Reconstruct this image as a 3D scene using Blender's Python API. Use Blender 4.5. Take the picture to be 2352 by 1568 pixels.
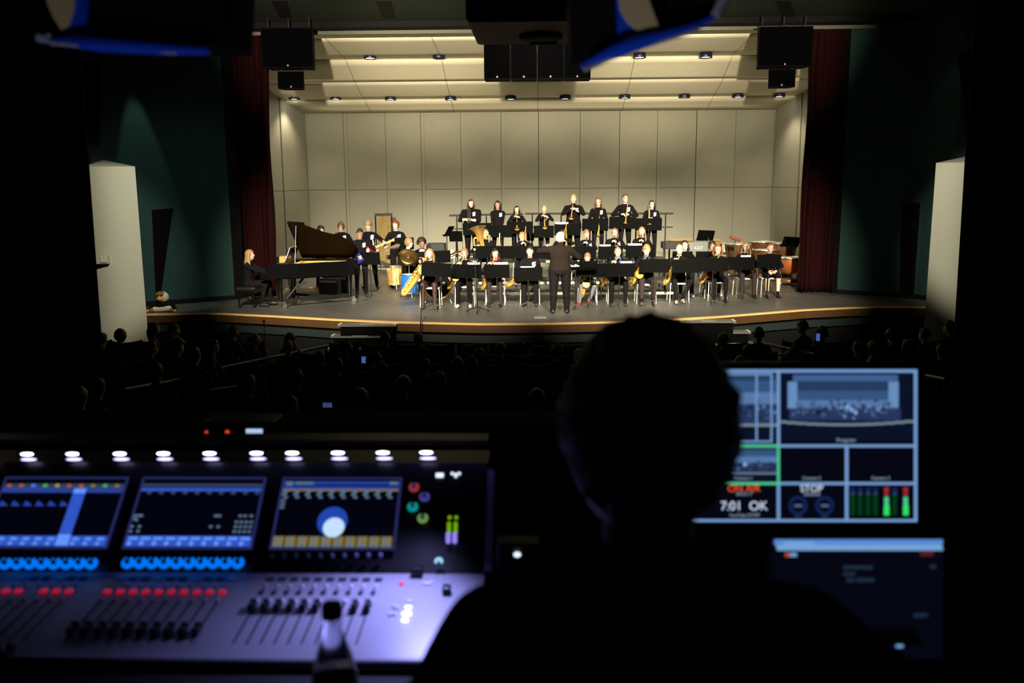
import bpy, bmesh, math, random
import numpy as np
from mathutils import Vector, Matrix
from mathutils.bvhtree import BVHTree
sc = bpy.context.scene
for o in list(bpy.data.objects): bpy.data.objects.remove(o)
COL = sc.collection
PI = math.pi
# ------------------------------------------------------------------ camera
FPX, CXP, CYP, HC = 2100.0, 1176.0, 784.0, 2.9
PITCH, YAW, ROLL = [math.radians(a) for a in (10.12, 1.6, -0.4)]
_f = Vector((-math.sin(YAW)*math.cos(PITCH), math.cos(YAW)*math.cos(PITCH), -math.sin(PITCH)))
_r0 = Vector((math.cos(YAW), math.sin(YAW), 0)); _u0 = _r0.cross(_f)
_r = _r0*math.cos(ROLL)+_u0*math.sin(ROLL); _u = -_r0*math.sin(ROLL)+_u0*math.cos(ROLL)
EYE = Vector((0, 0, HC))
cd = bpy.data.cameras.new('camera'); cam = bpy.data.objects.new('camera', cd); COL.objects.link(cam)
cam.matrix_world = Matrix(((_r.x, _u.x, -_f.x, 0), (_r.y, _u.y, -_f.y, 0), (_r.z, _u.z, -_f.z, HC), (0, 0, 0, 1)))
cd.sensor_width = 36; cd.lens = FPX/2352*36; cd.clip_start = .05; cd.clip_end = 200
cd.dof.use_dof = True; cd.dof.focus_distance = 21.0; cd.dof.aperture_fstop = 3.2
sc.camera = cam
def ray(px, py): return _r*((px-CXP)/FPX)-_u*((py-CYP)/FPX)+_f
def at(px, py, Y):                       # point of the photo's ray at distance Y into the hall
    d = ray(px, py); return EYE+d*(Y/d.y)
def floor(px, py, z=0.):                 # point of the ray on a horizontal level
    d = ray(px, py); return EYE+d*((z-HC)/d.z)
def depth(px, py, D): return EYE+ray(px, py)*D
def onpl(px, py, P, N):
    d = ray(px, py); return EYE+d*((P-EYE).dot(N)/d.dot(N))
# ------------------------------------------------------------------ world, exposure, lights
w = bpy.data.worlds.new('world'); sc.world = w; w.use_nodes = True
w.node_tree.nodes['Background'].inputs[0].default_value = (.25, .4, .6, 1)
w.node_tree.nodes['Background'].inputs[1].default_value = .0008
sc.view_settings.view_transform = 'Standard'; sc.view_settings.look = 'None'
sc.view_settings.exposure = 0.0; sc.view_settings.gamma = 1.0; sc.view_settings.use_curve_mapping = False
WARM = (1.0, .86, .60)
def spot(loc, target, power, color, angle, blend=.5, size=.1):
    l = bpy.data.lights.new('spot_lamp', 'SPOT'); l.energy = power; l.color = color
    l.spot_size = math.radians(angle); l.spot_blend = blend; l.shadow_soft_size = size
    o = bpy.data.objects.new('spot_lamp', l); COL.objects.link(o); o.location = loc
    o.rotation_euler = (Vector(target)-Vector(loc)).to_track_quat('-Z', 'Y').to_euler(); return o
def area(loc, target, power, color, sx, sy, spread=180):
    l = bpy.data.lights.new('area_lamp', 'AREA'); l.energy = power; l.color = color; l.shape = 'RECTANGLE'
    l.size = sx; l.size_y = sy; l.spread = math.radians(spread)
    o = bpy.data.objects.new('area_lamp', l); COL.objects.link(o); o.location = loc
    o.rotation_euler = (Vector(target)-Vector(loc)).to_track_quat('-Z', 'Y').to_euler(); return o
# front-of-house stage lanterns hung under the hall ceiling, all aimed at the players
for x, tx in ((-7, -7.2), (-4.5, -4.4), (-1.6, -1.5), (1.6, 1.5), (4.5, 4.4), (7, 7.0)):
    spot((x, 9.5, 6.3), (tx, 21.6, 1.0), 17500*(1.35 if x < -6 else 1), (1.0, .89, .68), 31, .85, .12)
# unseen spots added to brighten the shell and its ceiling, no fixture there
for x, tx in ((-3.2, -4.5), (-1.1, -1.6), (1.1, 1.7), (3.2, 4.6)):
    spot((x, 7.7, 4.55), (tx, 25, 7.0), 11000, (1.0, .86, .60), 27, .75, .1)
# house lights: wedge of light down the green corners, and the two columns
spot((-8.95, 20.72, 6.45), (-8.80, 21.0, 0), 320, (.75, 1.0, .85), 24, .35, .03)
spot((8.9, 21.0, 6.45), (9.05, 21.6, 1.5), 9, (.75, 1.0, .85), 40, .5, .04)
spot((-4.2, 12.0, 6.3), (-9.5, 19.4, 1.5), 2300, (1.0, .92, .72), 26, .6, .1)
spot((4.6, 13.0, 6.3), (10.0, 20.2, 1.6), 2300, (1.0, .92, .72), 25, .6, .1)
spot((-3.5, 15.0, 6.3), (-8.4, 21.6, 1.8), 190, (.8, 1.0, .95), 40, .9, .1)  # soft spot added to brighten the left green wall, no fixture
spot((0, 14, 6.3), (0, 22.0, 7.2), 30, (.6, 1, .8), 110, .6, .1)
# blue-violet light of the console's lamp bar
LEDC = (.30, .27, 1.0)
# ------------------------------------------------------------------ materials
MATS = {}
def mat(name, col, rough=.6, metal=0., emis=0., ecol=None, noise=0., nscale=20., bump=0., spec=.5, trans=0.):
    if name in MATS: return MATS[name]
    m = bpy.data.materials.new(name); m.use_nodes = True; nt = m.node_tree; b = nt.nodes['Principled BSDF']
    c = (*col, 1); b.inputs['Base Color'].default_value = c
    b.inputs['Roughness'].default_value = rough; b.inputs['Metallic'].default_value = metal
    b.inputs['Specular IOR Level'].default_value = spec; b.inputs['Transmission Weight'].default_value = trans
    if emis > 0:
        b.inputs['Emission Color'].default_value = (*(ecol or col), 1); b.inputs['Emission Strength'].default_value = emis
    if noise > 0 or bump > 0:
        tc = nt.nodes.new('ShaderNodeTexCoord'); n = nt.nodes.new('ShaderNodeTexNoise')
        n.inputs['Scale'].default_value = nscale; n.inputs['Detail'].default_value = 4
        nt.links.new(tc.outputs['Object'], n.inputs['Vector'])
        if noise > 0:
            r = nt.nodes.new('ShaderNodeMapRange'); r.inputs['To Min'].default_value = 1-noise; r.inputs['To Max'].default_value = 1+noise
            nt.links.new(n.outputs['Fac'], r.inputs['Value'])
            mx = nt.nodes.new('ShaderNodeVectorMath'); mx.operation = 'SCALE'; mx.inputs[0].default_value = col
            nt.links.new(r.outputs['Result'], mx.inputs['Scale']); nt.links.new(mx.outputs[0], b.inputs['Base Color'])
        if bump > 0:
            bp = nt.nodes.new('ShaderNodeBump'); bp.inputs['Strength'].default_value = bump; bp.inputs['Distance'].default_value = .01
            nt.links.new(n.outputs['Fac'], bp.inputs['Height']); nt.links.new(bp.outputs[0], b.inputs['Normal'])
    MATS[name] = m; return m
def glow(name, col, s=1.): return mat(name, (0.004, .004, .004), .8, emis=s, ecol=col, spec=0.)
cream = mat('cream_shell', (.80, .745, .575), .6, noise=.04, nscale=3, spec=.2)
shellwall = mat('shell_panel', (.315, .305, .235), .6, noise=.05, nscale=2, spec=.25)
column_m = mat('column_paint', (.62, .62, .50), .7, noise=.03)
green = mat('dark_green_paint', (.018, .050, .048), .8, noise=.1, nscale=5, spec=.2)
black = mat('matt_black', (.004, .004, .0045), .8, spec=.15)
blackp = mat('black_metal', (.010, .010, .011), .45, spec=.4)
gloss = mat('gloss_black', (.004, .004, .0045), .12)
drape = mat('black_drape', (.0035, .003, .003), .9, spec=.05)
velvet = mat('maroon_velvet', (.017, .0017, .0023), .9, noise=.2, nscale=10, spec=.1)
chrome = mat('chrome', (.75, .74, .70), .22, 1.)
brass = mat('brass', (.92, .56, .13), .34, .7)
brassin = mat('brass_bowl', (.55, .28, .05), .3, 1.)
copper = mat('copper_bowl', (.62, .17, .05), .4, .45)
bronze = mat('cymbal_bronze', (.42, .27, .09), .33, 1., noise=.2, nscale=6)
whitep = mat('white_paper', (.85, .85, .82), .6)
chairw = mat('chair_grey_white', (.62, .60, .52), .45)
chairg = mat('chair_grey_pad', (.22, .22, .18), .6)
woodedge = mat('edge_wood', (.065, .030, .008), .5, noise=.25, nscale=8)
lightwood = mat('light_wood', (.72, .45, .16), .35, noise=.25, nscale=6)
bluelaq = mat('blue_lacquer', (.01, .12, .50), .25)
skinhead = mat('drum_skin', (.80, .74, .62), .5)
mirror_brown = mat('lacquer_reflection', (.005, .0018, .0009), .25, spec=.2)  # brown reflection on the glossy piano lid, put into the base colour
rubber = mat('black_rubber', (.01, .01, .01), .8)
greycase = mat('grey_plastic_case', (.20, .21, .19), .5, noise=.08)
# stage floor: worn grey-black boards
def floor_mat():
    m = bpy.data.materials.new('stage_floor_boards'); m.use_nodes = True; nt = m.node_tree; b = nt.nodes['Principled BSDF']
    tc = nt.nodes.new('ShaderNodeTexCoord'); mp = nt.nodes.new('ShaderNodeMapping'); mp.inputs['Scale'].default_value = (.9, 6, 1)
    nt.links.new(tc.outputs['Object'], mp.inputs[0])
    n = nt.nodes.new('ShaderNodeTexNoise'); n.inputs['Scale'].default_value = 2.2; n.inputs['Detail'].default_value = 8
    nt.links.new(mp.outputs[0], n.inputs[0])
    n2 = nt.nodes.new('ShaderNodeTexNoise'); n2.inputs['Scale'].default_value = .5; n2.inputs['Detail'].default_value = 5
    nt.links.new(tc.outputs['Object'], n2.inputs[0])
    ad = nt.nodes.new('ShaderNodeMath'); ad.operation = 'ADD'; nt.links.new(n.outputs[0], ad.inputs[0]); nt.links.new(n2.outputs[0], ad.inputs[1])
    cr = nt.nodes.new('ShaderNodeValToRGB'); cr.color_ramp.elements[0].position = .35; cr.color_ramp.elements[0].color = (.045, .045, .043, 1)
    cr.color_ramp.elements[1].position = .75; cr.color_ramp.elements[1].color = (.12, .117, .105, 1)
    mh = nt.nodes.new('ShaderNodeMath'); mh.operation = 'MULTIPLY'; mh.inputs[1].default_value = .55; nt.links.new(ad.outputs[0], mh.inputs[0])
    nt.links.new(mh.outputs[0], cr.inputs[0])
    mr = nt.nodes.new('ShaderNodeMapRange'); mr.inputs['To Min'].default_value = .3; mr.inputs['To Max'].default_value = .55
    nt.links.new(n.outputs[0], mr.inputs['Value']); nt.links.new(mr.outputs[0], b.inputs['Roughness'])
    # scattered pale scuffs
    v = nt.nodes.new('ShaderNodeTexNoise'); v.inputs['Scale'].default_value = 14; mp2 = nt.nodes.new('ShaderNodeMapping'); mp2.inputs['Scale'].default_value = (.5, 1.6, 1)
    nt.links.new(tc.outputs['Object'], mp2.inputs[0]); nt.links.new(mp2.outputs[0], v.inputs[0])
    gt = nt.nodes.new('ShaderNodeMapRange'); gt.inputs['From Min'].default_value = .70; gt.inputs['From Max'].default_value = .76
    nt.links.new(v.outputs[0], gt.inputs['Value'])
    mx = nt.nodes.new('ShaderNodeMix'); mx.data_type = 'RGBA'; nt.links.new(gt.outputs[0], mx.inputs['Factor'])
    nt.links.new(cr.outputs[0], mx.inputs['A']); mx.inputs['B'].default_value = (.22, .21, .18, 1)
    nt.links.new(mx.outputs['Result'], b.inputs['Base Color']); return m
floorm = floor_mat()
# ------------------------------------------------------------------ mesh builder
def mtx(root):
    return root.matrix_basis.copy() if root.parent is None else mtx(root.parent) @ root.matrix_basis
class MB:
    def __init__(s): s.v = []; s.f = []; s.m = []; s.sm = []
    def add(s, vs, fs, mi=0, smooth=True):
        k = len(s.v); s.v += [Vector(v) for v in vs]
        for f in fs: s.f.append([i+k for i in f]); s.m.append(mi); s.sm.append(smooth)
    def box(s, c, d, mi=0, M=None, bev=0.):
        x, y, z = [a/2 for a in d]; c = Vector(c)
        if bev <= 0:
            vs = [Vector((a*x, b*y, e*z)) for a in (-1, 1) for b in (-1, 1) for e in (-1, 1)]
            fs = [(0, 1, 3, 2), (4, 6, 7, 5), (0, 4, 5, 1), (2, 3, 7, 6), (0, 2, 6, 4), (1, 5, 7, 3)]
        else:
            bm = bmesh.new(); bmesh.ops.create_cube(bm, size=1)
            for v in bm.verts: v.co = Vector((v.co.x*d[0], v.co.y*d[1], v.co.z*d[2]))
            bmesh.ops.bevel(bm, geom=bm.edges[:], offset=bev, segments=2, affect='EDGES', profile=.5)
            vs = [v.co.copy() for v in bm.verts]; fs = [[v.index for v in f.verts] for f in bm.faces]; bm.free()
        if M is not None: vs = [M @ v for v in vs]
        s.add([v+c for v in vs], fs, mi, False); return s
    def tube(s, pts, r, n=8, mi=0, cap=True, flat=1.):
        pts = [Vector(p) for p in pts]; N = len(pts)
        rs = list(r) if isinstance(r, (list, tuple)) else [r]*N
        t0 = (pts[1]-pts[0]).normalized(); a = Vector((0, 0, 1)) if abs(t0.z) < .9 else Vector((1, 0, 0))
        u = (a-t0*a.dot(t0)).normalized(); rings = []
        for i, p in enumerate(pts):
            t = (pts[min(i+1, N-1)]-pts[max(i-1, 0)]).normalized()
            u = (u-t*u.dot(t)); u = u.normalized() if u.length > 1e-6 else t.orthogonal().normalized()
            b = t.cross(u)
            rings.append([p+(u*math.cos(2*PI*k/n)*flat+b*math.sin(2*PI*k/n))*rs[i] for k in range(n)])
        s.loft(rings, mi, cap); return s
    def loft(s, rings, mi=0, cap=True, smooth=True):
        n = len(rings[0]); vs = [v for rg in rings for v in rg]; fs = []
        for i in range(len(rings)-1):
            for k in range(n): fs.append((i*n+k, i*n+(k+1) % n, (i+1)*n+(k+1) % n, (i+1)*n+k))
        s.add(vs, fs, mi, smooth)
        if cap:
            s.add(rings[0], [tuple(range(n))[::-1]], mi, False); s.add(rings[-1], [tuple(range(n))], mi, False)
        return s
    def cap(s, a, b, r0, r1=None, n=10, mi=0):            # capsule, tapering
        a, b = Vector(a), Vector(b); r1 = r0 if r1 is None else r1; d = (b-a).normalized() if (b-a).length > 1e-6 else Vector((0, 0, 1))
        P = []; R = []
        for k in range(4): t = (k+.35)/4*PI/2; P.append(a-d*r0*math.cos(t)); R.append(r0*math.sin(t))
        P += [a, b]; R += [r0, r1]
        for k in range(3, -1, -1): t = (k+.35)/4*PI/2; P.append(b+d*r1*math.cos(t)); R.append(r1*math.sin(t))
        s.tube(P, R, n, mi); return s
    def ell(s, c, r, mi=0, n=12, m=8, M=None):
        c = Vector(c); rings = []
        for i in range(m+1):
            t = PI*(i+.02)/(m+.04); q = []
            for k in range(n):
                v = Vector((r[0]*math.sin(t)*math.cos(2*PI*k/n), r[1]*math.sin(t)*math.sin(2*PI*k/n), -r[2]*math.cos(t)))
                q.append((M @ v if M is not None else v)+c)
            rings.append(q)
        s.loft(rings, mi); return s
    def lathe(s, prof, c=(0, 0, 0), n=24, mi=0, M=None, cap=True):
        c = Vector(c); rings = []
        for r, z in prof:
            q = [Vector((r*math.cos(2*PI*k/n), r*math.sin(2*PI*k/n), z)) for k in range(n)]
            rings.append([(M @ v if M is not None else v)+c for v in q])
        s.loft(rings, mi, cap); return s
    def prism(s, pts, off, mi=0, smooth=False):
        pts = [Vector(p) for p in pts]; off = Vector(off); n = len(pts)
        s.add(pts+[p+off for p in pts], [tuple(range(n))[::-1], tuple(range(n, 2*n))]+[(i, (i+1) % n, n+(i+1) % n, n+i) for i in range(n)], mi, smooth); return s
    def torus(s, c, R, r, mi=0, n=20, m=6, M=None, a0=0., a1=2*PI):
        full = abs(a1-a0-2*PI) < 1e-4; c = Vector(c); P = []
        for k in range(n+1):
            a = a0+(a1-a0)*k/n; v = Vector((R*math.cos(a), R*math.sin(a), 0)); P.append((M @ v if M is not None else v)+c)
        s.tube(P, r, m, mi, not full); return s
    def mesh(s, name, mats, M=None):
        me = bpy.data.meshes.new(name); vs = [M @ v for v in s.v] if M is not None else s.v
        me.from_pydata([tuple(v) for v in vs], [], s.f); me.polygons.foreach_set('material_index', s.m); me.polygons.foreach_set('use_smooth', s.sm)
        for m_ in (mats if isinstance(mats, (list, tuple)) else [mats]): me.materials.append(m_)
        bm = bmesh.new(); bm.from_mesh(me); bmesh.ops.recalc_face_normals(bm, faces=bm.faces); bm.to_mesh(me); bm.free()
        me.update(); return me
    def build(s, name, mats, parent=None, world=False):
        M = mtx(parent).inverted() if (world and parent) else None
        o = bpy.data.objects.new(name, s.mesh(name, mats, M)); COL.objects.link(o)
        if parent: o.parent = parent
        return o
def Rx(a): return Matrix.Rotation(a, 3, 'X')
def Ry(a): return Matrix.Rotation(a, 3, 'Y')
def Rz(a): return Matrix.Rotation(a, 3, 'Z')
def tag(o, label, cat, group=None):
    o['label'] = label; o['category'] = cat
    if group: o['group'] = group
    return o
def thing(name, label, cat, loc=(0, 0, 0), rz=0, group=None):
    o = bpy.data.objects.new(name, None); o.empty_display_size = .1; COL.objects.link(o)
    o.location = loc; o.rotation_euler = (0, 0, rz); return tag(o, label, cat, group)
def struct(name, mb, m): o = mb.build(name, m); o['kind'] = 'structure'; return o
def dup(root, label=None, loc=None, rz=None, group=None, M=None):
    r = root.copy(); COL.objects.link(r)
    def kids(a, b):
        for ch in list(a.children): c = ch.copy(); COL.objects.link(c); c.parent = b; kids(ch, c)
    kids(root, r)
    if label: r['label'] = label
    if group: r['group'] = group
    if loc is not None: r.location = loc
    if rz is not None: r.rotation_euler = (0, 0, rz)
    if M is not None: r.matrix_basis = M
    return r
def words(body, M, size, m, parent, name='lettering', ext=.0004, align='CENTER'):
    cu = bpy.data.curves.new('t', 'FONT'); cu.body = body; cu.size = size; cu.extrude = ext; cu.align_x = align; cu.align_y = 'CENTER'
    t = bpy.data.objects.new('t', cu); COL.objects.link(t); bpy.context.view_layer.update()
    me = bpy.data.meshes.new_from_object(t.evaluated_get(bpy.context.evaluated_depsgraph_get())); bpy.data.objects.remove(t)
    me.transform((mtx(parent).inverted() @ M) if parent else M); me.materials.clear(); me.materials.append(m); me.name = name
    o = bpy.data.objects.new(name, me); COL.objects.link(o); o.parent = parent; return o
def frame(o, ex, ey):                     # 4x4 from origin and two in-plane axes
    ex = Vector(ex).normalized(); ey = Vector(ey).normalized(); n = ex.cross(ey)
    return Matrix(((ex.x, ey.x, n.x, o[0]), (ex.y, ey.y, n.y, o[1]), (ex.z, ey.z, n.z, o[2]), (0, 0, 0, 1)))
random.seed(5)
# ================================================================== THE SETTING
# stage floor
edge_px = [(300, 722), (507, 719.5), (620, 725), (760, 733), (900, 739), (1100, 743.5), (1240, 743), (1450, 738), (1650, 727), (1850, 711), (1967, 705.5), (2165, 705)]
edge = [floor(x, y, 0) for x, y in edge_px]
m_ = MB(); m_.prism([(p.x, p.y, -.04) for p in edge]+[(10.6, 33, -.04), (-10.6, 33, -.04)], (0, 0, .04)); struct('stage_floor', m_, floorm)
def strip(z0, z1, y0, y1, name, m, xpad=0):
    mb = MB()
    for i in range(len(edge)-1):
        a, b = edge[i], edge[i+1]
        if i == 0: a = a-Vector((xpad, 0, 0))
        mb.prism([(a.x, a.y+y0, z0), (b.x, b.y+y0, z0), (b.x, b.y+y1, z0), (a.x, a.y+y1, z0)], (0, 0, z1-z0))
    return struct(name, mb, m)
strip(-.022, .006, -.055, .07, 'trim_1', mat('nosing_wood', (.80, .48, .18), .35, noise=.15, nscale=6))
strip(-.185, -.022, -.045, .05, 'trim_10', woodedge)
strip(-.25, -.185, .02, .1, 'trim_2', black)
strip(-.40, -.25, .0, .1, 'trim_3', mat('apron_green', (.0045, .014, .012), .7))
strip(-1.3, -.40, .06, .16, 'wall_apron', black)
# hall floor slope with rows
def hallz(Y): return -1.0 if Y > 15 else (-1.0+(15-Y)*.085 if Y > 3.1 else 1.2)
m_ = MB(); m_.prism([(-12, 21, -1.0), (-12, 15, -1.0), (-12, 3.0, .02), (-12, 3.0, -1.3), (-12, 21, -1.3)], (24, 0, 0)); struct('floor', m_, mat('hall_carpet', (.012, .012, .013), .95, spec=.05))
m_ = MB(); m_.box((0, .1, 1.1), (9, 5.6, .2)); struct('floor_booth', m_, black)
m_ = MB(); m_.box((0, 2.97, 1.05), (9, .12, 2.05)); m_.box((0, 2.97, 2.09), (9.02, .20, .04), 1); struct('wall_booth', m_, [black, mat('booth_ledge', (.022, .013, .008), .8, spec=.05)])
# shell back wall, panelled
seams = [703, 793, 888, 969, 1060, 1152, 1237, 1332, 1422, 1508, 1597, 1686, 1779]
SX = [at(x, 400, 29.6).x for x in seams]
mb = MB(); mb.box((0, 29.75, 2.6), (15.2, .1, 5.6), 1)
zs = at(1237, 433, 29.6).z
for i in range(12):
    a, b = SX[i]+.008, SX[i+1]-.008; dy = .0 if i % 2 else .035
    for z0, z1 in ((0, zs-.006), (zs+.006, 5.4)):
        mb.box(((a+b)/2, 29.65-dy, (z0+z1)/2), (b-a, .09, z1-z0))
for i in range(1, 12):                       # narrow closing strips beside the seams
    if i not in (2, 5+1, 10, 11):
        mb.box((SX[i]+.055, 29.59, 2.7), (.1, .03, 5.4))
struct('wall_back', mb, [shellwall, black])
# shell side walls
def side(sx, x0, x1, name):
    mb = MB(); P0 = Vector((x0, 29.55, 0)); P1 = Vector((x1, 24.0, 0)); d = P1-P0; nrm = Vector((d.y, -d.x, 0)).normalized()*sx
    for t0, t1, off in ((0.008, .26, 0), (.268, .62, .02), (.628, 1, 0)):
        for z0, z1 in ((0, zs-.006), (zs+.006, 5.9)):
            a = P0+d*t0+nrm*off; b = P0+d*t1+nrm*off
            mb.prism([(a.x, a.y, z0), (b.x, b.y, z0), (b.x-nrm.x*.08, b.y-nrm.y*.08, z0), (a.x-nrm.x*.08, a.y-nrm.y*.08, z0)], (0, 0, z1-z0))
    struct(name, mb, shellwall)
side(1, SX[0], SX[0]-1.5, 'wall_shell_left'); side(-1, SX[-1], SX[-1]+1.5, 'wall_shell_right')
mb = MB()
for x in (SX[0]-.03, SX[-1]+.03): mb.box((x, 29.58, 2.7), (.06, .06, 5.4))
struct('trim_4', mb, black)
# curved ceiling clouds of the shell
prof = [(67, 22.7), (75, 23.0), (85, 23.4), (95, 23.8), (108, 24.4), (122, 25.1), (134, 25.8), (138, 25.82), (150, 26.1), (163, 26.4), (172, 26.6), (180, 26.8), (187, 26.95), (196, 27.2), (208, 27.6), (219, 28.0), (227, 28.4), (230, 28.42), (240, 28.8), (250, 29.1), (257, 29.3)]
halfw = {17: 639, 18: 655, 19: 670, 20: 690}
def cloud(i0, i1, name):
    mb = MB(); rings = []
    for i in range(i0, i1+1):
        y, Y = prof[i]; p = at(1000, y, Y)
        hw = 9.2
        if i in halfw: hw = -(at(halfw[i], y, Y).x)
        if i in (15, 16): hw = -at(612 if i == 15 else 636, y, Y).x
        N = 13; row = []
        for k in range(N): x = -hw+2*hw*k/(N-1)+.05; row.append(Vector((x, Y, p.z)))
        rings.append(row)
    vs = [v for r_ in rings for v in r_]; n = 13; fs = [(i*n+k, i*n+k+1, (i+1)*n+k+1, (i+1)*n+k) for i in range(len(rings)-1) for k in range(n-1)]
    k0 = len(vs); vs2 = [v+Vector((0, .02, .05)) for v in vs]; fs2 = [tuple(j+k0 for j in f) for f in fs]
    bd = [(k, k+1) for k in range(n-1)]+[((len(rings)-1)*n+k, (len(rings)-1)*n+k+1) for k in range(n-1)]
    bd += [(i*n, (i+1)*n) for i in range(len(rings)-1)]+[(i*n+n-1, (i+1)*n+n-1) for i in range(len(rings)-1)]
    mb.add(vs+vs2, fs+fs2+[(a, b, b+k0, a+k0) for a, b in bd], 0, True)
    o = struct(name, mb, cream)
    # shade smooth only along the curve
    return o
cloud(0, 2, 'ceiling_shell_border'); cloud(2, 6, 'ceiling_shell_front'); cloud(7, 12, 'ceiling_shell_middle'); cloud(12, 16, 'ceiling_shell_rear'); cloud(17, 20, 'ceiling_shell_lip')
# fine seams running up the clouds
mb = MB()
for k in range(-3, 4):
    X = .04+k*2.62
    for i0, i1 in ((2, 6), (7, 12), (12, 16), (17, 20)):
        P = [Vector((X, prof[i][1]-.004, at(1000, *prof[i]).z-.004)) for i in range(i0, i1+1)]
        mb.tube(P, .006, 4)
struct('trim_5', mb, mat('seam_joint', (.10, .09, .06), .8))
# dark upper void over the stage and roof of the shell
mb = MB(); mb.box((0, 26, 8.2), (21, 8, .1)); mb.box((0, 30, 6.8), (21, .1, 3)); struct('ceiling_fly_tower', mb, black)
# proscenium header, border and hall ceiling
zt = at(1237, 61, 22.3).z
mb = MB(); mb.box((0, 22.35, zt+.85), (21.5, .5, 1.7)); struct('wall_header', mb, black)
mb = MB(); mb.box((0, 22.62, zt+.2), (19, .04, .56)); struct('trim_6', mb, mat('grey_border_cloth', (.12, .12, .10), .9))
mb = MB(); zc = at(1237, 44, 22.1).z
mb.box((0, 12.0, zc+.05), (24, 20.4, .1)); struct('ceiling', mb, mat('hall_ceiling_green', (.026, .034, .027), .9, spec=.1))
for i, (x0, x1) in enumerate(((867, 893), (628, 655), (1785, 1812))):
    a = floor(x0-5, 2, zc-.012); b = floor(x0+30, 2, zc-.012); c = floor(x1+15, 42, zc-.012); d = floor(x1-12, 42, zc-.012)
    mb = MB(); mb.prism([a, b, c, d], (0, 0, .011)); struct('trim_%d' % (7+i), mb, black)
# green side walls: outer wing, corner, inner wing facing the hall
def green_wall(sx):
    mb = MB(); X0, X1, X2, X3 = 10.6, 9.05, 8.75, 7.35
    pts = [(-10.6, 19.9), (-9.9, 20.4), (-9.1, 21.1), (-7.45, 22.2)] if sx < 0 else [(X0, 20.2), (9.35, 21.1), (9.05, 21.9), (7.5, 22.95)]
    for (a, b) in zip(pts, pts[1:]):
        mb.prism([(a[0], a[1], -1.2), (b[0], b[1], -1.2), (b[0]+.02*sx, b[1]+.25, -1.2), (a[0]+.02*sx, a[1]+.25, -1.2)], (0, 0, 8.0))
    struct('wall_left' if sx < 0 else 'wall_right', mb, green)
    mb = MB()
    for (a, b) in zip(pts[1:], pts[2:]):
        mb.prism([(a[0], a[1]-.03, 0), (b[0], b[1]-.03, 0), (b[0], b[1], 0), (a[0], a[1], 0)], (0, 0, .11))
    struct('baseboard_left' if sx < 0 else 'baseboard_right', mb, black)
    # slim return between green wall and curtain
    a = pts[-1]; mb = MB(); mb.prism([(a[0], a[1], 0), (a[0]-.16*sx, a[1]+.3, 0), (a[0]-.16*sx, a[1]+.34, 0), (a[0], a[1]+.2, 0)], (0, 0, 7)); struct('wall_return_left' if sx < 0 else 'wall_return_right', mb, black)
    return pts
gl = green_wall(-1); gr = green_wall(1)
# dark doorways in the green walls
def on_wall(px, py, a, b, off=.02):
    P = Vector((a[0], a[1], 0)); d = Vector((b[0]-a[0], b[1]-a[1], 0)).normalized(); N = Vector((d.y, -d.x, 0))
    if N.y > 0: N = -N
    return onpl(px, py, P+N*off, N), N
def doorway(n, pxs, a, b):
    mb = MB(); q = [on_wall(x, y, a, b) for x, y in pxs]; mb.prism([p for p, _ in q], q[0][1]*-.03); struct('door_%d' % n, mb, drape)
doorway(1, [(349, 482), (398, 478), (384, 570), (370, 676), (358, 682)], gl[2], gl[3])
doorway(2, [(2070, 467), (2113, 466), (2098, 682), (2066, 684)], gr[2], gr[3])
# side house walls and drapes framing the view (slightly out of focus)
mb = MB()
PL_ = [at(187, 380, 11.0), at(222, 780, 11.0)]
for k in range(9): mb.cap((PL_[1].x-.12-k*.28, 11.0-.02*(k % 2), -.6), (PL_[0].x-.02-k*.28-.0, 11.0-.02*(k % 2), 6.6), .15, .15, 10)
struct('wall_drape_left', mb, drape)
mb = MB(); PR_ = [at(2233, 360, 11.0), at(2204, 770, 11.0)]
for k in range(9): mb.cap((PR_[1].x+.12+k*.28, 11.0-.02*(k % 2), -.6), (PR_[0].x+.02+k*.28, 11.0-.02*(k % 2), 6.6), .15, .15, 10)
struct('wall_drape_right', mb, drape)
# hanging dark side flats between drape and column
for sx, pxs in ((-1, [(186, 130), (232, 118), (224, 340), (190, 338)]), (1, [(2206, 120), (2236, 120), (2234, 330), (2226, 330)])):
    mb = MB(); q = [at(x, y, 19.0 if sx < 0 else 20.0) for x, y in pxs]; mb.prism(q, (0, .12, 0)); struct('wall_flat_left' if sx < 0 else 'wall_flat_right', mb, drape)
# pale columns
def column(name, pts, z0, z1, zap, label, apex):
    t = thing(name, label, 'column', (sum(p[0] for p in pts)/len(pts), sum(p[1] for p in pts)/len(pts), z0))
    n = len(pts); vs = [Vector((p[0], p[1], z0)) for p in pts]+[Vector((p[0], p[1], z1)) for p in pts]+[Vector((apex[0], apex[1], zap))]
    mb = MB(); mb.add(vs, [(n+i, n+(i+1) % n, 2*n) for i in range(n)], 0, False); mb.add(vs[:-1], [(i, i+1, n+i+1, n+i) for i in range(6)], 0, True); mb.add(vs[:-1], [(i, (i+1) % n, n+(i+1) % n, n+i) for i in range(6, n)], 0, False)
    mb.build('column_shaft', column_m, t, True); return t
a = at(187, 383, 19.3); b = at(310, 383, 19.3); c = at(237, 367, 20.6)
def arc(a, b, bulge):
    P = []
    for k in range(7):
        t = k/6; P.append((a.x+(b.x-a.x)*t, a.y+(b.y-a.y)*t-bulge*math.sin(PI*t)))
    return P
colL = column('wall_column', arc(a, b, .18)+[(b.x-.75, b.y+1.0), (a.x-.2, a.y+1.0)], -1.1, a.z, c.z, 'pale cream column left of the stage with a small box on its face', (c.x, c.y))
a = at(2150, 374, 19.9); b = at(2260, 370, 19.9); c = at(2219, 359, 21.0)
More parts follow.
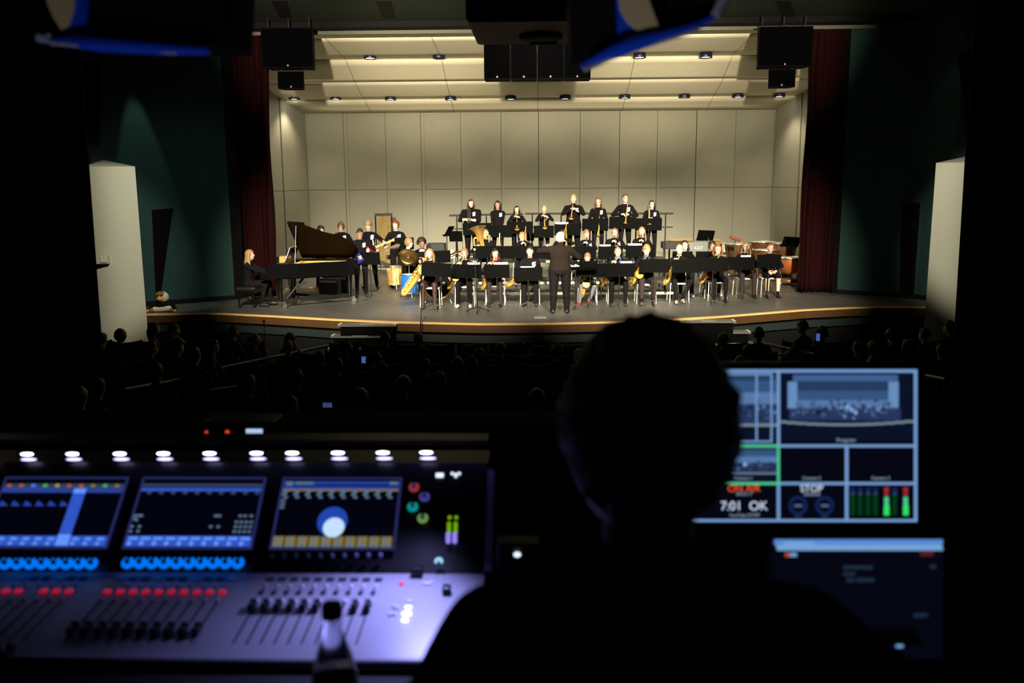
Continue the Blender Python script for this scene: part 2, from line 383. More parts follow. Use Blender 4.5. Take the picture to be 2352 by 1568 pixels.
colR = column('wall_column', arc(a, b, .18)+[(b.x+.2, b.y+1.0), (a.x+.75, a.y+1.0)], -1.1, a.z, c.z, 'pale cream column right of the stage', (c.x, c.y))
def wall_box(px, py, Y, label, w=.27):
    p = at(px, py, Y); t = thing('wall_box', label, 'control box', p)
    MB().box((0, 0, 0), (w, .1, .18), bev=.01).build('box_body', mat('box_plastic', (.45, .45, .38), .5), t)
    MB().box((w*.18, -.06, .01), (w*.5, .03, .13), bev=.006).build('box_cover', mat('box_cover', (.60, .60, .50), .5), t)
wall_box(236, 596, 19.08, 'small pale control box on the left column'); wall_box(2216, 577, 19.7, 'small pale box on the right column edge', .12)
# curtains
def curtain(px0, px1, ptop, pbot, Yc, label, flare):
    a0 = at(px0, 100, Yc); a1 = at(px1, 100, Yc); b0 = floor(*pbot[0]); b1 = floor(*pbot[1])
    t = thing('stage_curtain', label, 'curtain', ((b0.x+b1.x)/2, Yc, 0)); mb = MB(); rows = []
    NF, NZ = 90, 26
    for j in range(NZ+1):
        z = .012+(a0.z+.8)*j/NZ; s = 1-min(1, z/6.5); fl = flare*max(0, 1-z/1.6)**1.6
        row = []
        for k in range(NF+1):
            u = k/NF; xl = b0.x+(a0.x-b0.x)*(1-s); xr = b1.x+(a1.x-b1.x)*(1-s)
            xl -= fl*(1 if flare < 0 else .25)*abs(1)*.35 if flare else 0
            x = xl+(xr-xl)*u
            amp = .075*(1+.5*math.sin(u*7+1))
            y = Yc+amp*math.sin(u*2*PI*7+1.2*math.sin(u*9)+.25*math.sin(z*1.1))+.02*math.sin(u*2*PI*19+z)
            x += .02*math.sin(z*1.7+u*11)
            if j == 0: y += .05*math.sin(u*40)
            row.append(Vector((x, y, z)))
        rows.append(row)
    n = NF+1; vs = [v for r_ in rows for v in r_]; fs = [(j*n+k, j*n+k+1, (j+1)*n+k+1, (j+1)*n+k) for j in range(NZ) for k in range(NF)]
    back = [v+Vector((0, .03, 0)) for v in vs]; k0 = len(vs)
    mb.add(vs+back, fs+[tuple(i+k0 for i in f) for f in fs]+[(k, k+1, k0+k+1, k0+k) for k in range(NF)]+[(j*n, (j+1)*n, k0+(j+1)*n, k0+j*n) for j in range(NZ)]+[(j*n+NF, (j+1)*n+NF, k0+(j+1)*n+NF, k0+j*n+NF) for j in range(NZ)])
    mb.build('curtain_cloth', velvet, t, True)
curtain(512, 612, 0, ((548, 686), (626, 685)), 22.75, 'maroon velvet stage curtain gathered at the left of the opening', .0)
curtain(1862, 1958, 0, ((1848, 680), (1945, 684)), 23.15, 'maroon velvet stage curtain gathered at the right of the opening', .0)
# downlights
dl_m = glow('lamp_lens', (1, .97, .92), 14); dl_dim = mat('lamp_off', (.004, .004, .004), .6)
def downlight(px, py, Y, on, label, dim=1.):
    p = at(px, py, Y); t = thing('downlight', label, 'ceiling light', p)
    ring = MB().lathe([(.115, .10), (.165, .10), (.172, -.035), (.165, -.045), (.135, -.04), (.125, .06)], n=24, cap=False).build('lamp_ring', mat('lamp_baffle', (.01, .01, .03), .4), t)
    MB().lathe([(.001, -.028), (.118, -.028), (.118, -.01), (.001, -.01)], n=24).build('lamp_lens', (dl_m if dim > .5 else glow('lamp_lens_weak', (1, .93, .8), 1.2)) if on else dl_dim, ring)
    if on:
        q = Vector((p.x, p.y, p.z-.07)); s_ = spot(q, (q.x*1.0, q.y-.25, 0), 170*dim, (1, .86, .62), 100, .8, .1); s_.name = 'downlight_lamp'
for i, (px, on, lb) in enumerate(((850, 1, 'lit round downlight of the front row, nearest the left hanging speaker'), (1008, 0, 'unlit round downlight in the front ceiling row'), (1469, 1, 'lit downlight half hidden by the blue hanging cover'), (1621, 1, 'lit front-row downlight left of the right hanging speaker'))):
    downlight(px, 131-.003*(px-850), 25.45, on, lb)
ordn = ['leftmost', 'second from left', 'third from left', 'fourth from left', 'fifth from left', 'sixth from left', 'seventh from left', 'eighth from left', 'ninth from left', 'rightmost']
for i, (px, py) in enumerate(((676, 225), (771, 225), (897, 226), (1035, 226), (1173, 225), (1298, 224.5), (1435, 222.5), (1572, 221), (1695, 220), (1790, 219))):
    downlight(px, py, 28.2, True, ordn[i]+' round downlight in the rear ceiling row', .2 if i == 7 else 1.)
# side wash lamps near the wings give the bright patches on the shell's side walls
spot((-6.9, 25.0, 5.6), (-8.1, 28.3, 3.1), 150, (1, .88, .66), 62, .8, .1); spot((7.3, 25.0, 5.6), (8.3, 28.0, 3.3), 260, (1, .9, .68), 55, .8, .1)
# ================================================================== PEOPLE
def sk(name, c): return mat('skin_'+name, c, .5, spec=.35)
SKIN = dict(light=sk('light', (.72, .47, .36)), fair=sk('fair', (.80, .56, .44)), tan=sk('tan', (.52, .30, .20)), brown=sk('brown', (.26, .13, .08)))
HAIRM = dict(blonde=(.40, .25, .10), brown=(.13, .06, .03), dark=(.018, .011, .009), red=(.15, .042, .014), darkred=(.11, .022, .015), white=(.72, .66, .58), fair=(.33, .20, .08), sandy=(.26, .15, .07), chestnut=(.20, .08, .035), grey=(.3, .3, .3), silverblond=(.48, .33, .16))
def hairm(c): return mat('hair_'+c, HAIRM[c], .5, noise=.6, nscale=70, bump=.6)
cloth = dict(black=mat('black_cotton', (.0065, .0052, .0062), .9, spec=.1, noise=.25, nscale=30), trousers=mat('black_trousers', (.006, .0052, .0058), .85, spec=.12), plum=mat('plum_black_trousers', (.018, .009, .010), .8),
    charcoal=mat('charcoal_knit', (.014, .0098, .0078), .95, noise=.3, nscale=40, spec=.08), grey=mat('grey_trousers', (.20, .20, .25), .8), tights=mat('sheer_tights', (.035, .013, .011), .6), blue=mat('blue_tshirt', (.02, .10, .30), .85), khaki=mat('khaki_shirt', (.16, .13, .07), .9), dim=mat('dark_jacket', (.02, .018, .018), .95), checks=mat('grey_pattern_shirt', (.08, .07, .06), .95, noise=.7, nscale=60))
shoe = dict(black=mat('black_shoe', (.012, .011, .011), .5), white=mat('white_shoe', (.78, .76, .72), .5), red=mat('red_shoe', (.62, .03, .02), .5), tan=mat('tan_shoe', (.50, .40, .28), .6), brown=mat('brown_shoe', (.09, .05, .03), .5), blackwhite=mat('black_shoe', (.012, .011, .011), .5))
eye_m = mat('eye_dark', (.02, .015, .01), .3); lip_m = mat('lips', (.50, .16, .13), .5)
printm = mat('shirt_print', (.68, .68, .72), .7, noise=.5, nscale=180)
UPM = {}
def unit(v): return Vector(v).normalized()
def ik(a, t, l1, l2, hint):
    a, t, hint = Vector(a), Vector(t), Vector(hint); d = t-a; L = min(d.length, (l1+l2)*.995); u = d.normalized(); t = a+u*L
    x = (l1*l1-l2*l2+L*L)/(2*L); h = math.sqrt(max(0, l1*l1-x*x)); n = hint-u*hint.dot(u); n = n.normalized() if n.length > 1e-5 else Vector((0, 0, -1))
    return a+u*x+n*h, t
def hand(mb, W, d, nrm, side, curl, r=.0085, s=1.):
    d = unit(d); nrm = unit(Vector(nrm)-d*Vector(nrm).dot(d)); sd = d.cross(nrm)*side
    for i, (o, L) in enumerate(((.030, .070), (.011, .080), (-.009, .075), (-.028, .058))):
        base = W+d*.075*s+sd*o*s; p = base; P = [base-d*.02*s, base]; ang = 0
        for k, fr in enumerate((.42, .32, .26)):
            ang += curl*(.9 if k else .6); v = d*math.cos(ang)+nrm*math.sin(ang); p = p+v*L*fr*s; P.append(p)
        mb.tube(P, [r*1.0*s, r*1.05*s, r*s, r*.9*s, r*.7*s], 6, 0)
    b = W+d*.02*s+sd*.028*s; v1 = unit(d*.6+sd*.8+nrm*.25); v2 = unit(d*.9+sd*.25+nrm*(.3+curl*.5))
    mb.tube([b-v1*.01, b+v1*.035*s, b+v1*.035*s+v2*.035*s, b+v1*.035*s+v2*.055*s], [r*1.3*s, r*1.2*s, r*s, r*.7*s], 6, 0)
def remesh(mb, vox):
    me = mb.mesh('tmp', []); o = bpy.data.objects.new('tmp', me); COL.objects.link(o)
    md = o.modifiers.new('r', 'REMESH'); md.mode = 'VOXEL'; md.voxel_size = vox; md.use_smooth_shade = True
    sm = o.modifiers.new('s', 'SMOOTH'); sm.iterations = 2; sm.factor = .5
    dg = bpy.context.evaluated_depsgraph_get(); dg.update(); e = o.evaluated_get(dg)
    out = bpy.data.meshes.new_from_object(e); bpy.data.objects.remove(o); return out
HEAD = [(-.112, .020, .022, -.052), (-.100, .038, .036, -.046), (-.075, .052, .058, -.030), (-.045, .062, .074, -.017), (-.01, .069, .085, -.007), (.025, .072, .092, 0), (.058, .069, .089, .004), (.084, .057, .072, .006), (.103, .036, .044, .006), (.112, .014, .016, .006)]
def person(label, loc, rz, s=1., pose='sit', lean=.05, hands=None, elbow=None, hp=0., hy=0., ht=0., g=1., skin='light', shirt='black', pants='trousers', calf=None, shoes='black', hair=('short', 'brown'),
           sleeve='long', emblem=True, glasses=False, legs=None, curl=.9, vox=.0125, face=True, name='person', group=None, collar=None, twist=0., spread=1., sock=None, cat='person', wide=1.):
    root = thing(name, label, cat, loc, rz, group); root.scale = (1, 1, 1)
    S = Matrix.Diagonal((s, s, s))
    sit = pose == 'sit'; pz = .54 if sit else .93
    P = Vector((0, 0, pz)); U = Vector((0, -math.sin(lean), math.cos(lean))); X = Vector((math.cos(twist), math.sin(twist), 0)); Fd = X.cross(U)*1.0
    if Fd.y > 0: Fd = -Fd
    tor = lambda h, x=0., f=0.: P+U*h+X*x+Fd*f
    mb = MB(); segs = []      # (a,b,r,mat)
    mats = [SKIN[skin], cloth[shirt], cloth[pants], shoe[shoes], eye_m, lip_m, cloth.get(calf, SKIN[skin]) if calf else cloth[pants], shoe['white'] if shoes == 'blackwhite' else shoe[shoes], cloth['trousers']]
    R = [(-.13, .10, .09), (-.09, .150, .11), (0, .168, .118), (.10, .150, .108), (.18, .142, .102), (.28, .152, .110), (.36, .152, .106), (.41, .128, .088), (.45, .085, .066), (.485, .05, .05)]
    rings = []
    for h, rx, ry in R:
        rx *= g*wide; ry *= g; c = tor(h*(1 if h > 0 or not sit else .6))
        rings.append([c+X*math.cos(2*PI*k/16)*rx+Fd*math.sin(2*PI*k/16)*ry for k in range(16)])
    mb.loft(rings); segs.append((tor(-.02), tor(.38), .13*g, 1)); segs.append((tor(.40, -.06), tor(.40, .06), .06, 1)); segs.append((tor(-.1, .08), tor(-.1, -.08), .10*g, 2)); segs.append((tor(-.1), tor(-.04), .13*g, 2) if not sit else (tor(-.1), tor(-.06), .12*g, 2))
    Sh = [tor(.395, sx*.158*(.5+.5*g)*wide) for sx in (-1, 1)]; Hp = [tor(-.03 if not sit else -.02, sx*.085*g) for sx in (-1, 1)]
    # neck and head
    nb = tor(.47); hc = tor(.47)+U*.165+Fd*(.02+.05*max(0, hp)); H3 = (Rz(twist+hy) @ Rx(hp) @ Ry(ht))
    # local head frame: x right, y back, z up
    mb.cap(nb-U*.03, hc+H3 @ Vector((0, .012, -.06)), .056*(.6+.4*g), .05); segs.append((nb+U*.015, hc, .058, 0))
    hr = [[hc+H3 @ Vector((rx*math.cos(2*PI*k/16), off+ry*math.sin(2*PI*k/16), z)) for k in range(16)] for z, rx, ry, off in HEAD]
    mb.loft(hr); segs.append((hc+H3 @ Vector((0, 0, -.03)), hc+H3 @ Vector((0, 0, .05)), .09, 0))
    if face:
        mb.tube([hc+H3 @ Vector((0, -.082, .022)), hc+H3 @ Vector((0, -.098, -.005)), hc+H3 @ Vector((0, -.104, -.022)), hc+H3 @ Vector((0, -.085, -.032))], [.010, .012, .016, .012], 8)
        for sx in (-1, 1): mb.ell(hc+H3 @ Vector((sx*.073, .008, -.008)), (.012, .018, .030))
    # arms
    hands = hands or ((-.24, -.03, pz-.1), (.24, -.03, pz-.1)); elbow = elbow or ((-.7, .4, -.8), (.7, .4, -.8)); W = []
    for i, sx in enumerate((-1, 1)):
        E, T = ik(Sh[i], hands[i], .275, .25, elbow[i]); W.append((E, T))
        mb.cap(tor(.455, sx*.03), Sh[i]+U*.012, .042, .052*g); mb.cap(tor(.37, sx*.08), Sh[i], .062*g, .058*g); mb.cap(Sh[i], E, .060*g, .047*g); mb.cap(E, T, .046*g, .031 if sleeve == 'long' else .028)
        segs.append((Sh[i], E, .05, 1)); e2 = E+(T-E)*.92
        if sleeve == 'long': segs.append((E, e2, .038, 1))
        elif sleeve == 'mid': segs.append((E, E+(T-E)*.3, .04, 1)); segs.append((E+(T-E)*.35, T, .03, 0))
        else: segs.append((E, T, .035, 0))
        d = (T-E).normalized(); segs.append((T+d*.04, T+d*.08, .03, 0)); mb.cap(T, T+d*.07, .026, .030)
    # legs
    K = []; A = []
    for i, sx in enumerate((-1, 1)):
        if legs: k_, a_ = legs[i]
        elif sit: k_, a_ = (sx*.13*spread, -.42, .52), (sx*.13*spread, -.43, .085)
        else: k_, a_ = (sx*.105*spread, -.015, .49), (sx*.115*spread, .02, .085)
        k_, a_ = Vector(k_), Vector(a_); K.append(k_); A.append(a_)
        mb.cap(Hp[i], k_, .088*g, .062*g); flare = .055 if calf == 'plum' else .042
        mb.cap(k_, a_, .060*g, flare*g if calf != 'skin' else .038); mb.cap(k_+(a_-k_)*.3, k_+(a_-k_)*.3+Vector((0, .01, 0)), .056*g)
        segs.append((Hp[i], k_, .075*g, 2)); segs.append((k_+(a_-k_)*.12, k_+(a_-k_)*(.80 if sock else .96), .05, 6 if calf else 2))
        if sock: segs.append((k_+(a_-k_)*.88, a_, .05, 8))
        fo = Vector((sx*.25, -1, 0)).normalized() if not sit else Vector((sx*.12, -1, 0)).normalized()
        lo = a_.z-.085
        mb.cap(Vector((a_.x, a_.y+.03, .040+lo)), Vector((a_.x, a_.y, .042+lo))+fo*.135, .038, .036); mb.cap(Vector((a_.x, a_.y, .06+lo)), Vector((a_.x, a_.y, .05+lo))+fo*.08, .042, .036)
        segs.append((Vector((a_.x, a_.y+.03, .035+lo)), Vector((a_.x, a_.y, .035+lo))+fo*.15, .04, 3))
    me = remesh(mb, vox)
    n = len(me.polygons); ce = np.empty(n*3); me.polygons.foreach_get('center', ce); ce = ce.reshape(-1, 3); best = np.full(n, 1e9); mi = np.zeros(n, dtype=np.int32)
    for a, b, r, m in segs:
        a = np.array(a); b = np.array(b); ab = b-a; t = np.clip(((ce-a)@ab)/max(ab@ab, 1e-9), 0, 1); dd = np.linalg.norm(ce-(a+t[:, None]*ab), axis=1)-r
        k = dd < best; best[k] = dd[k]; mi[k] = m
    ex = MB()
    me.polygons.foreach_set('material_index', mi); me.polygons.foreach_set('use_smooth', [True]*n)
    for m in mats: me.materials.append(m)
    bm = bmesh.new(); bm.from_mesh(me); bvh = BVHTree.FromBMesh(bm)
    for i, sx in enumerate((-1, 1)):
        E, T = W[i]; d = (T-E).normalized(); nn = Vector((-sx*.8, .0, -.3)) if abs(d.x) < .8 else Vector((0, .3, -1))
        hand(ex, T, d, nn, -sx, curl)
    if face:
        def hp_(x, z, d=.002):
            o = hc+H3 @ Vector((x, -.2, z)); r = bvh.ray_cast(o, (H3 @ Vector((0, 1, 0)))); return (r[0]-(H3 @ Vector((0, 1, 0)))*d) if r[0] else hc+H3 @ Vector((x, -.09, z))
        for sx in (-1, 1):
            ex.ell(hp_(sx*.029, .010), (.011, .004, .0055), 4, 8, 5, H3); ex.tube([hp_(sx*.015, .030), hp_(sx*.03, .034), hp_(sx*.045, .028)], .0032, 5, 4)
        ex.tube([hp_(-.020, -.056), hp_(0, -.054, .004), hp_(.020, -.056)], [.003, .0055, .003], 6, 5)
    exm = ex.mesh('t', mats); bm.from_mesh(exm); bpy.data.meshes.remove(exm); bm.transform(S.to_4x4()); bm.to_mesh(me); bm.free()
    me.name = 'body'; ob = bpy.data.objects.new('body', me); COL.objects.link(ob); ob.parent = root
    # print on the chest
    if emblem:
        em = MB(); rows = []
        for j in range(7):
            for k in range(6):
                o = tor(.30+.018*j, .045+.0165*k)+Fd*.5; r = bvh.ray_cast(o, -Fd); rows.append((r[0] if r[0] else o-Fd*.38)+Fd*.004)
        fs = [(j*6+k, j*6+k+1, (j+1)*6+k+1, (j+1)*6+k) for j in range(6) for k in range(5) if not ((j, k) in ((5, 0), (0, 4), (2, 0), (3, 4)))]
        em.add(rows+[v-Fd*.003 for v in rows], fs+[tuple(i+42 for i in f) for f in fs]); em.v = [S @ v for v in em.v]; em.build('shirt_print', printm, root)['label'] = 'pale print on the chest'
    if collar:
        em = MB(); c = tor(.475); em.lathe([(.062, 0), (.085, -.012), (.10, -.05), (.092, -.052), (.055, 0)], c, 16, 0, None, False)
        em.v = [S @ v for v in em.v]; em.build('collar', whitep, root)
    if glasses:
        em = MB()
        for sx in (-1, 1): em.torus(hc+H3 @ Vector((sx*.031, -.100, .008)), .024, .0022, 0, 14, 5, (H3 @ Rx(PI/2))); em.tube([hc+H3 @ Vector((sx*.055, -.098, .012)), hc+H3 @ Vector((sx*.078, .0, .012))], .002, 5)
        em.tube([hc+H3 @ Vector((-.009, -.102, .01)), hc+H3 @ Vector((.009, -.102, .01))], .002, 5); em.v = [S @ v for v in em.v]; em.build('glasses', blackp, root)
    if hair: do_hair(hair, hc, H3, S, root)
    root['_hc'] = tuple(S @ hc); 
    HM[root.name] = dict(hc=S @ hc, H3=H3, S=s, W=[S @ W[0][1], S @ W[1][1]], mouth=S @ (hc+H3 @ Vector((0, -.095, -.055)))); del root['_hc']
    return root
HM = {}
def do_hair(hair, hc, H3, S, root):
    kind, colr = hair[0], hair[1]; L = hair[2] if len(hair) > 2 else None
    rnd = random.Random(hash(kind+colr+str(round(hc.z*50))) % 999 if False else len(HM)); mb = MB()
    R = dict(short=(.084, .108, .118), bob=(.092, .110, .118), long=(.085, .108, .116), curly=(.096, .116, .132), afro=(.125, .135, .140), tied=(.080, .104, .112), buzz=(.079, .102, .108), cap=(.088, .112, .112), mop=(.100, .118, .124))[kind]
    low = dict(short=-.035, bob=-.085, long=-.09, curly=-.04, afro=-.05, tied=-.04, buzz=-.02, cap=-.01, mop=-.15)[kind]
    front = dict(short=.046, bob=.040, long=.060, curly=.044, afro=.05, tied=.056, buzz=.066, cap=.04, mop=.04)[kind]
    sd = rnd.random()*6; n, m = 28, 18; rings = []
    for i in range(m+1):
        th = PI*(i+.02)/(m+.04); rg = []
        for k in range(n):
            ph = 2*PI*k/n; x, y, z = math.sin(th)*math.cos(ph), math.sin(th)*math.sin(ph), math.cos(th)
            p = Vector((x*R[0], y*R[1]+.006, z*R[2]+.010)); j = 1
            if kind in ('curly', 'afro', 'mop'): j = 1+.05*math.sin(ph*9+th*11+rnd.random())+.07*(rnd.random()-.5)
            elif kind in ('short', 'bob', 'buzz'): j = 1+.03*math.sin(ph*7+th*5+sd)+.025*math.sin(ph*17+th*3)+.03*(rnd.random()-.5)
            p *= j
            lim = front+.012*math.sin(x*14+sd)+.010*x*(1 if sd > 3 else -1) if y < -.35 else (low if y > .1 else low+(front-low)*min(1, max(0, (.1-y)/.45)))
            if kind == 'bob' and abs(x) > .62: lim = low
            if kind == 'long' and abs(x) > .86: lim = low
            if kind == 'mop' and p.z < 0: p = Vector((p.x*(1+p.z*2.0), p.y, p.z))
            if p.z < lim: p = Vector((x*.055, y*.07+.004, max(p.z, -.07)*.8))
            rg.append(hc+H3 @ p)
        rings.append(rg)
    mb.loft(rings)
    if kind == 'long':
        L = L or .38; a0, a1 = -.42, PI+.42; NA = 22; rings = []
        for i in range(9):
            t = i/8; z = .04-L*t; out = 1+.10*math.sin(t*3); row_o = []; row_i = []
            for k in range(NA):
                a = a0+(a1-a0)*k/(NA-1); a = a if t < .25 else a0+.12*t+(a1-a0-.24*t)*k/(NA-1)
                rr = .090*out*(1+.07*math.sin(a*11+t*6+sd)+.04*math.sin(a*23+t*13)+.05*math.sin(t*9+sd))*(1-.12*max(0, t-.75)/.25*2); c, s_ = math.cos(a), math.sin(a)
                sp = 1+.34*t
                row_o.append(hc+H3 @ Vector((c*rr*sp, s_*rr*1.12+.01+.015*t, 0))+Vector((0, 0, 0))+(H3 @ Vector((0, 0, z)) if t < .3 else H3 @ Vector((0, 0, .04-L*.3))+Vector((0, -.0, -L*(t-.3)))))
            for k in range(NA-1, -1, -1):
                o_ = row_o[k]; cen = sum(row_o, Vector())/NA; row_i.append(o_+(cen-o_)*.26)
            rings.append(row_o+row_i)
        mb.loft(rings)
    if kind == 'tied':
        mb.ell(hc+H3 @ Vector((0, .115, .02)), (.035, .04, .04)); mb.tube([hc+H3 @ Vector((0, .12, .02)), hc+H3 @ Vector((0, .14, -.06)), hc+H3 @ Vector((0, .12, -.20))], [.02, .032, .008], 8)
    mb.v = [S @ v for v in mb.v]; mb.build('hair', hairm(colr), root)
# ------------------------------------------------------------------ INSTRUMENTS (mouthpiece at the origin, player behind +Y, bell forward)
def hold(o, P, loc, rot):                # put an instrument at a point of a person's own frame
    R_ = P.rotation_euler.to_matrix(); o.matrix_basis = Matrix.Translation(P.location+R_ @ Vector(loc)) @ (R_ @ rot).to_4x4(); return o
def sax(name, label, k=1., bari=False, phi=.45, bh=1.15):
    t = thing(name, label, 'saxophone')
    mb = MB(); B = .62*k; pts = [(0, -.045, .0), (0, -.09, .012), (0, -.125, -.01), (0, -.135, -.05)]
    mb.tube(pts, [.007, .009, .011, .012], 10); 
    if bari: mb.torus((0, -.13, .02), .035, .013, 0, 16, 8, Ry(PI/2))
    mb.build('neck', brass, t)
    fx, fy = math.sin(phi), -math.cos(phi); q = lambda r_, z: (fx*r_, -.15+fy*r_, z)
    mb = MB(); P = [(0, -.135, -.05), (0, -.138, -.2*k), (0, -.145, -B*.75), (0, -.15, -B), q(.012, -B-.05), q(.04, -B-.072), q(.072, -B-.055), q(.088, -B)]
    mb.tube(P, [.012, .015, .021*k, .025*k, .027*k, .028*k, .029*k, .030*k], 14); bt = mb.build('body_tube', brass, t)
    mb = MB(); z0 = -B; P = [q(.088, z0), q(.092, z0+.10*bh), q(.105, z0+.17*bh)]; zc_ = z0+.17*bh; P += [(P[-1][0]*1.05, P[-1][1]-.022, zc_+.035), (P[-1][0]*1.08, P[-1][1]-.06, zc_+.06), (P[-1][0]*1.1, P[-1][1]-.095, zc_+.072)]
    r = [.031, .034, .038, .046, .060, .078]; r = [a*k*1.05 for a in r]; mb.tube(P, r, 20, 0, False)
    e = (Vector(P[-1])-Vector(P[-2])).normalized(); mb.tube([Vector(P[-1])-e*.002, Vector(P[-1])+e*.004], [r[-1]*1.04, r[-1]*1.0], 20, 0, False); mb.tube([Vector(P[-1])+e*.003]+[Vector(p) for p in (P[-2], P[-3], P[-4])], [x*.93 for x in r[:-5:-1]], 20, 1)
    bl = mb.build('bell', [brass, brassin], t)
    mb = MB()
    for i in range(10):
        z = -.1*k-i*.055*k*1.02; mb.lathe([(.001, 0), (.014*k, 0), (.014*k, .007), (.001, .010)], (-.006, -.162-.010*k-.001*i, z), 10, 0, Rx(PI/2)); 
        mb.lathe([(.001, 0), (.013*k, 0), (.013*k, .008), (.001, .010)], ((-.024 if i % 2 else .022)*k, -.158-.006*k, z-.02), 10, 0, Rx(PI/2) @ Ry(.6 if i % 2 else -.6))
        mb.tube([(-.03*k, -.150, z), (.03*k, -.150, z)], .003, 5)
    for sx in (-1, 1): mb.tube([(sx*.028*k, -.158, -.1*k), (sx*.032*k, -.168, -B+.04)], .0038, 6)
    for j in range(3): mb.lathe([(.001, 0), (.024*k, 0), (.024*k, .010), (.001, .012)], q(.088-.0, z0+.02+.06*j*bh) if 0 else (q(.088, 0)[0]-.034*k, q(.088, 0)[1]-.012, z0+.02+.06*j*bh), 12, 0, Ry(-PI/2))
    mb.build('keys', brass, bt); mb = MB(); mb.tube([(0, .015, .0), (0, -.05, 0)], [.006, .011], 8); mb.build('mouthpiece', rubber, t)
    return t
def trumpet():
    t = thing('trumpet', 'x', 'trumpet'); mb = MB()
    mb.tube([(0, .0, 0), (0, -.08, 0), (0, -.40, 0), (0, -.43, -.02), (0, -.43, -.05), (0, -.40, -.07), (0, -.15, -.07), (0, -.11, -.05), (0, -.11, -.02)], .006, 8)
    mb.build('tubing', brass, t)
    mb = MB(); mb.tube([(.012, -.13, .0), (.012, -.34, .0), (.012, -.42, .0), (.012, -.47, .0), (.012, -.50, 0), (.012, -.515, 0)], [.007, .009, .015, .026, .045, .062], 18, 0, False); mb.build('bell', brass, t)
    mb = MB()
    for i in range(3): mb.tube([(.006, -.21-.035*i, .045), (.006, -.21-.035*i, -.095)], .0105, 10); mb.tube([(.006, -.21-.035*i, .045), (.006, -.21-.035*i, .065)], [.003, .008], 8)
    mb.build('valves', chrome, t); mb = MB(); mb.tube([(0, .025, 0), (0, .015, 0), (0, -.03, 0)], [.013, .008, .005], 10); mb.build('mouthpiece', chrome, t); return t
def clarinet(L=.58, silver=False):
    t = thing('clarinet' if not silver else 'flute', 'x', 'clarinet' if not silver else 'flute'); mb = MB()
    if silver:
        mb.tube([(0, .04, 0), (0, -L, 0)], .0095, 10); mb.build('flute_tube', chrome, t)
    else:
        mb.tube([(0, .02, 0), (0, -.05, 0), (0, -.06, 0), (0, -L+.08, 0), (0, -L, 0)], [.005, .011, .013, .014, .030], 12); mb.build('clarinet_tube', rubber, t)
    mb = MB()
    for i in range(12): mb.lathe([(.001, .0), (.008, 0), (.008, .004), (.001, .005)], (0, -.12-i*(L-.2)/12, .013), 8)
    for a in ((.07), (.28), (.46)): mb.tube([(0, -a*L/.58, 0), (0, -a*L/.58-.012, 0)], .0155, 12)
    mb.tube([(.012, -.12, .012), (.012, -L+.12, .012)], .003, 5); mb.build('keys', chrome, t); return t
def euphonium():
    t = thing('euphonium', 'x', 'euphonium'); mb = MB()
    mb.tube([(0, 0, -.30), (0, 0, -.05), (0, 0, .12), (0, 0, .22), (0, 0, .28), (0, 0, .32), (0, 0, .335)], [.045, .060, .085, .115, .15, .19, .20], 24, 0, False)
    mb.tube([(0, 0, .333), (0, 0, .27), (0, 0, .2), (0, 0, .1)], [.19, .14, .10, .07], 24, 1); mb.build('bell', [brass, brassin], t)
    mb = MB(); mb.tube([(0, 0, -.28), (.0, 0, -.36), (-.04, 0, -.41), (-.10, 0, -.42), (-.16, 0, -.38), (-.17, 0, -.30), (-.17, 0, .0), (-.155, 0, .07), (-.12, 0, .10), (-.08, 0, .07)], [.046, .045, .043, .04, .038, .036, .028, .026, .024, .022], 12)
    mb.tube([(-.08, -.03, .05), (-.08, -.03, -.2), (-.04, -.03, -.25), (0.06, -.03, -.22), (.06, -.03, .02)], .012, 8)
    mb.tube([(.05, .02, .0), (.11, .05, .02), (.14, .10, .03)], [.012, .009, .006], 8); mb.build('tubing', brass, t)
    mb = MB()
    for i in range(4): mb.tube([(-.14+.035*i, -.055, .0), (-.14+.035*i, -.055, -.16)], .014, 10); mb.tube([(-.14+.035*i, -.055, 0), (-.14+.035*i, -.055, .025)], .009, 8)
    for i in range(3): mb.tube([(-.13+.04*i, -.06, -.16), (-.13+.04*i, -.06, -.21), (-.11+.04*i, -.06, -.22), (-.095+.04*i, -.06, -.19), (-.095+.04*i, -.06, -.12)], .007, 6)
    mb.build('valves', chrome, t); return t
def trombone():
    t = thing('trombone', 'x', 'trombone'); mb = MB()
    mb.tube([(.0, .0, 0), (0, -.62, 0), (0, -.66, -.02), (0, -.66, -.07), (0, -.62, -.09), (0, -.08, -.09)], .007, 8); mb.build('slide', chrome, t)
    mb = MB(); mb.tube([(0, -.06, -.0), (0, .02, .09), (.05, .10, .10), (.09, .22, .10), (.09, .30, .10), (.09, .34, .07), (.09, .34, .03), (.09, .30, 0), (.09, .05, 0), (.09, -.2, 0), (.09, -.28, 0), (.09, -.33, 0), (.09, -.36, 0)], [.007, .008, .009, .010, .010, .011, .011, .012, .014, .024, .04, .065, .095], 16, 0, False); mb.build('bell', brass, t)
    MB().tube([(0, .03, 0), (0, -.03, 0)], [.014, .006], 10).build('mouthpiece', chrome, t); return t
HUMERUS = 1
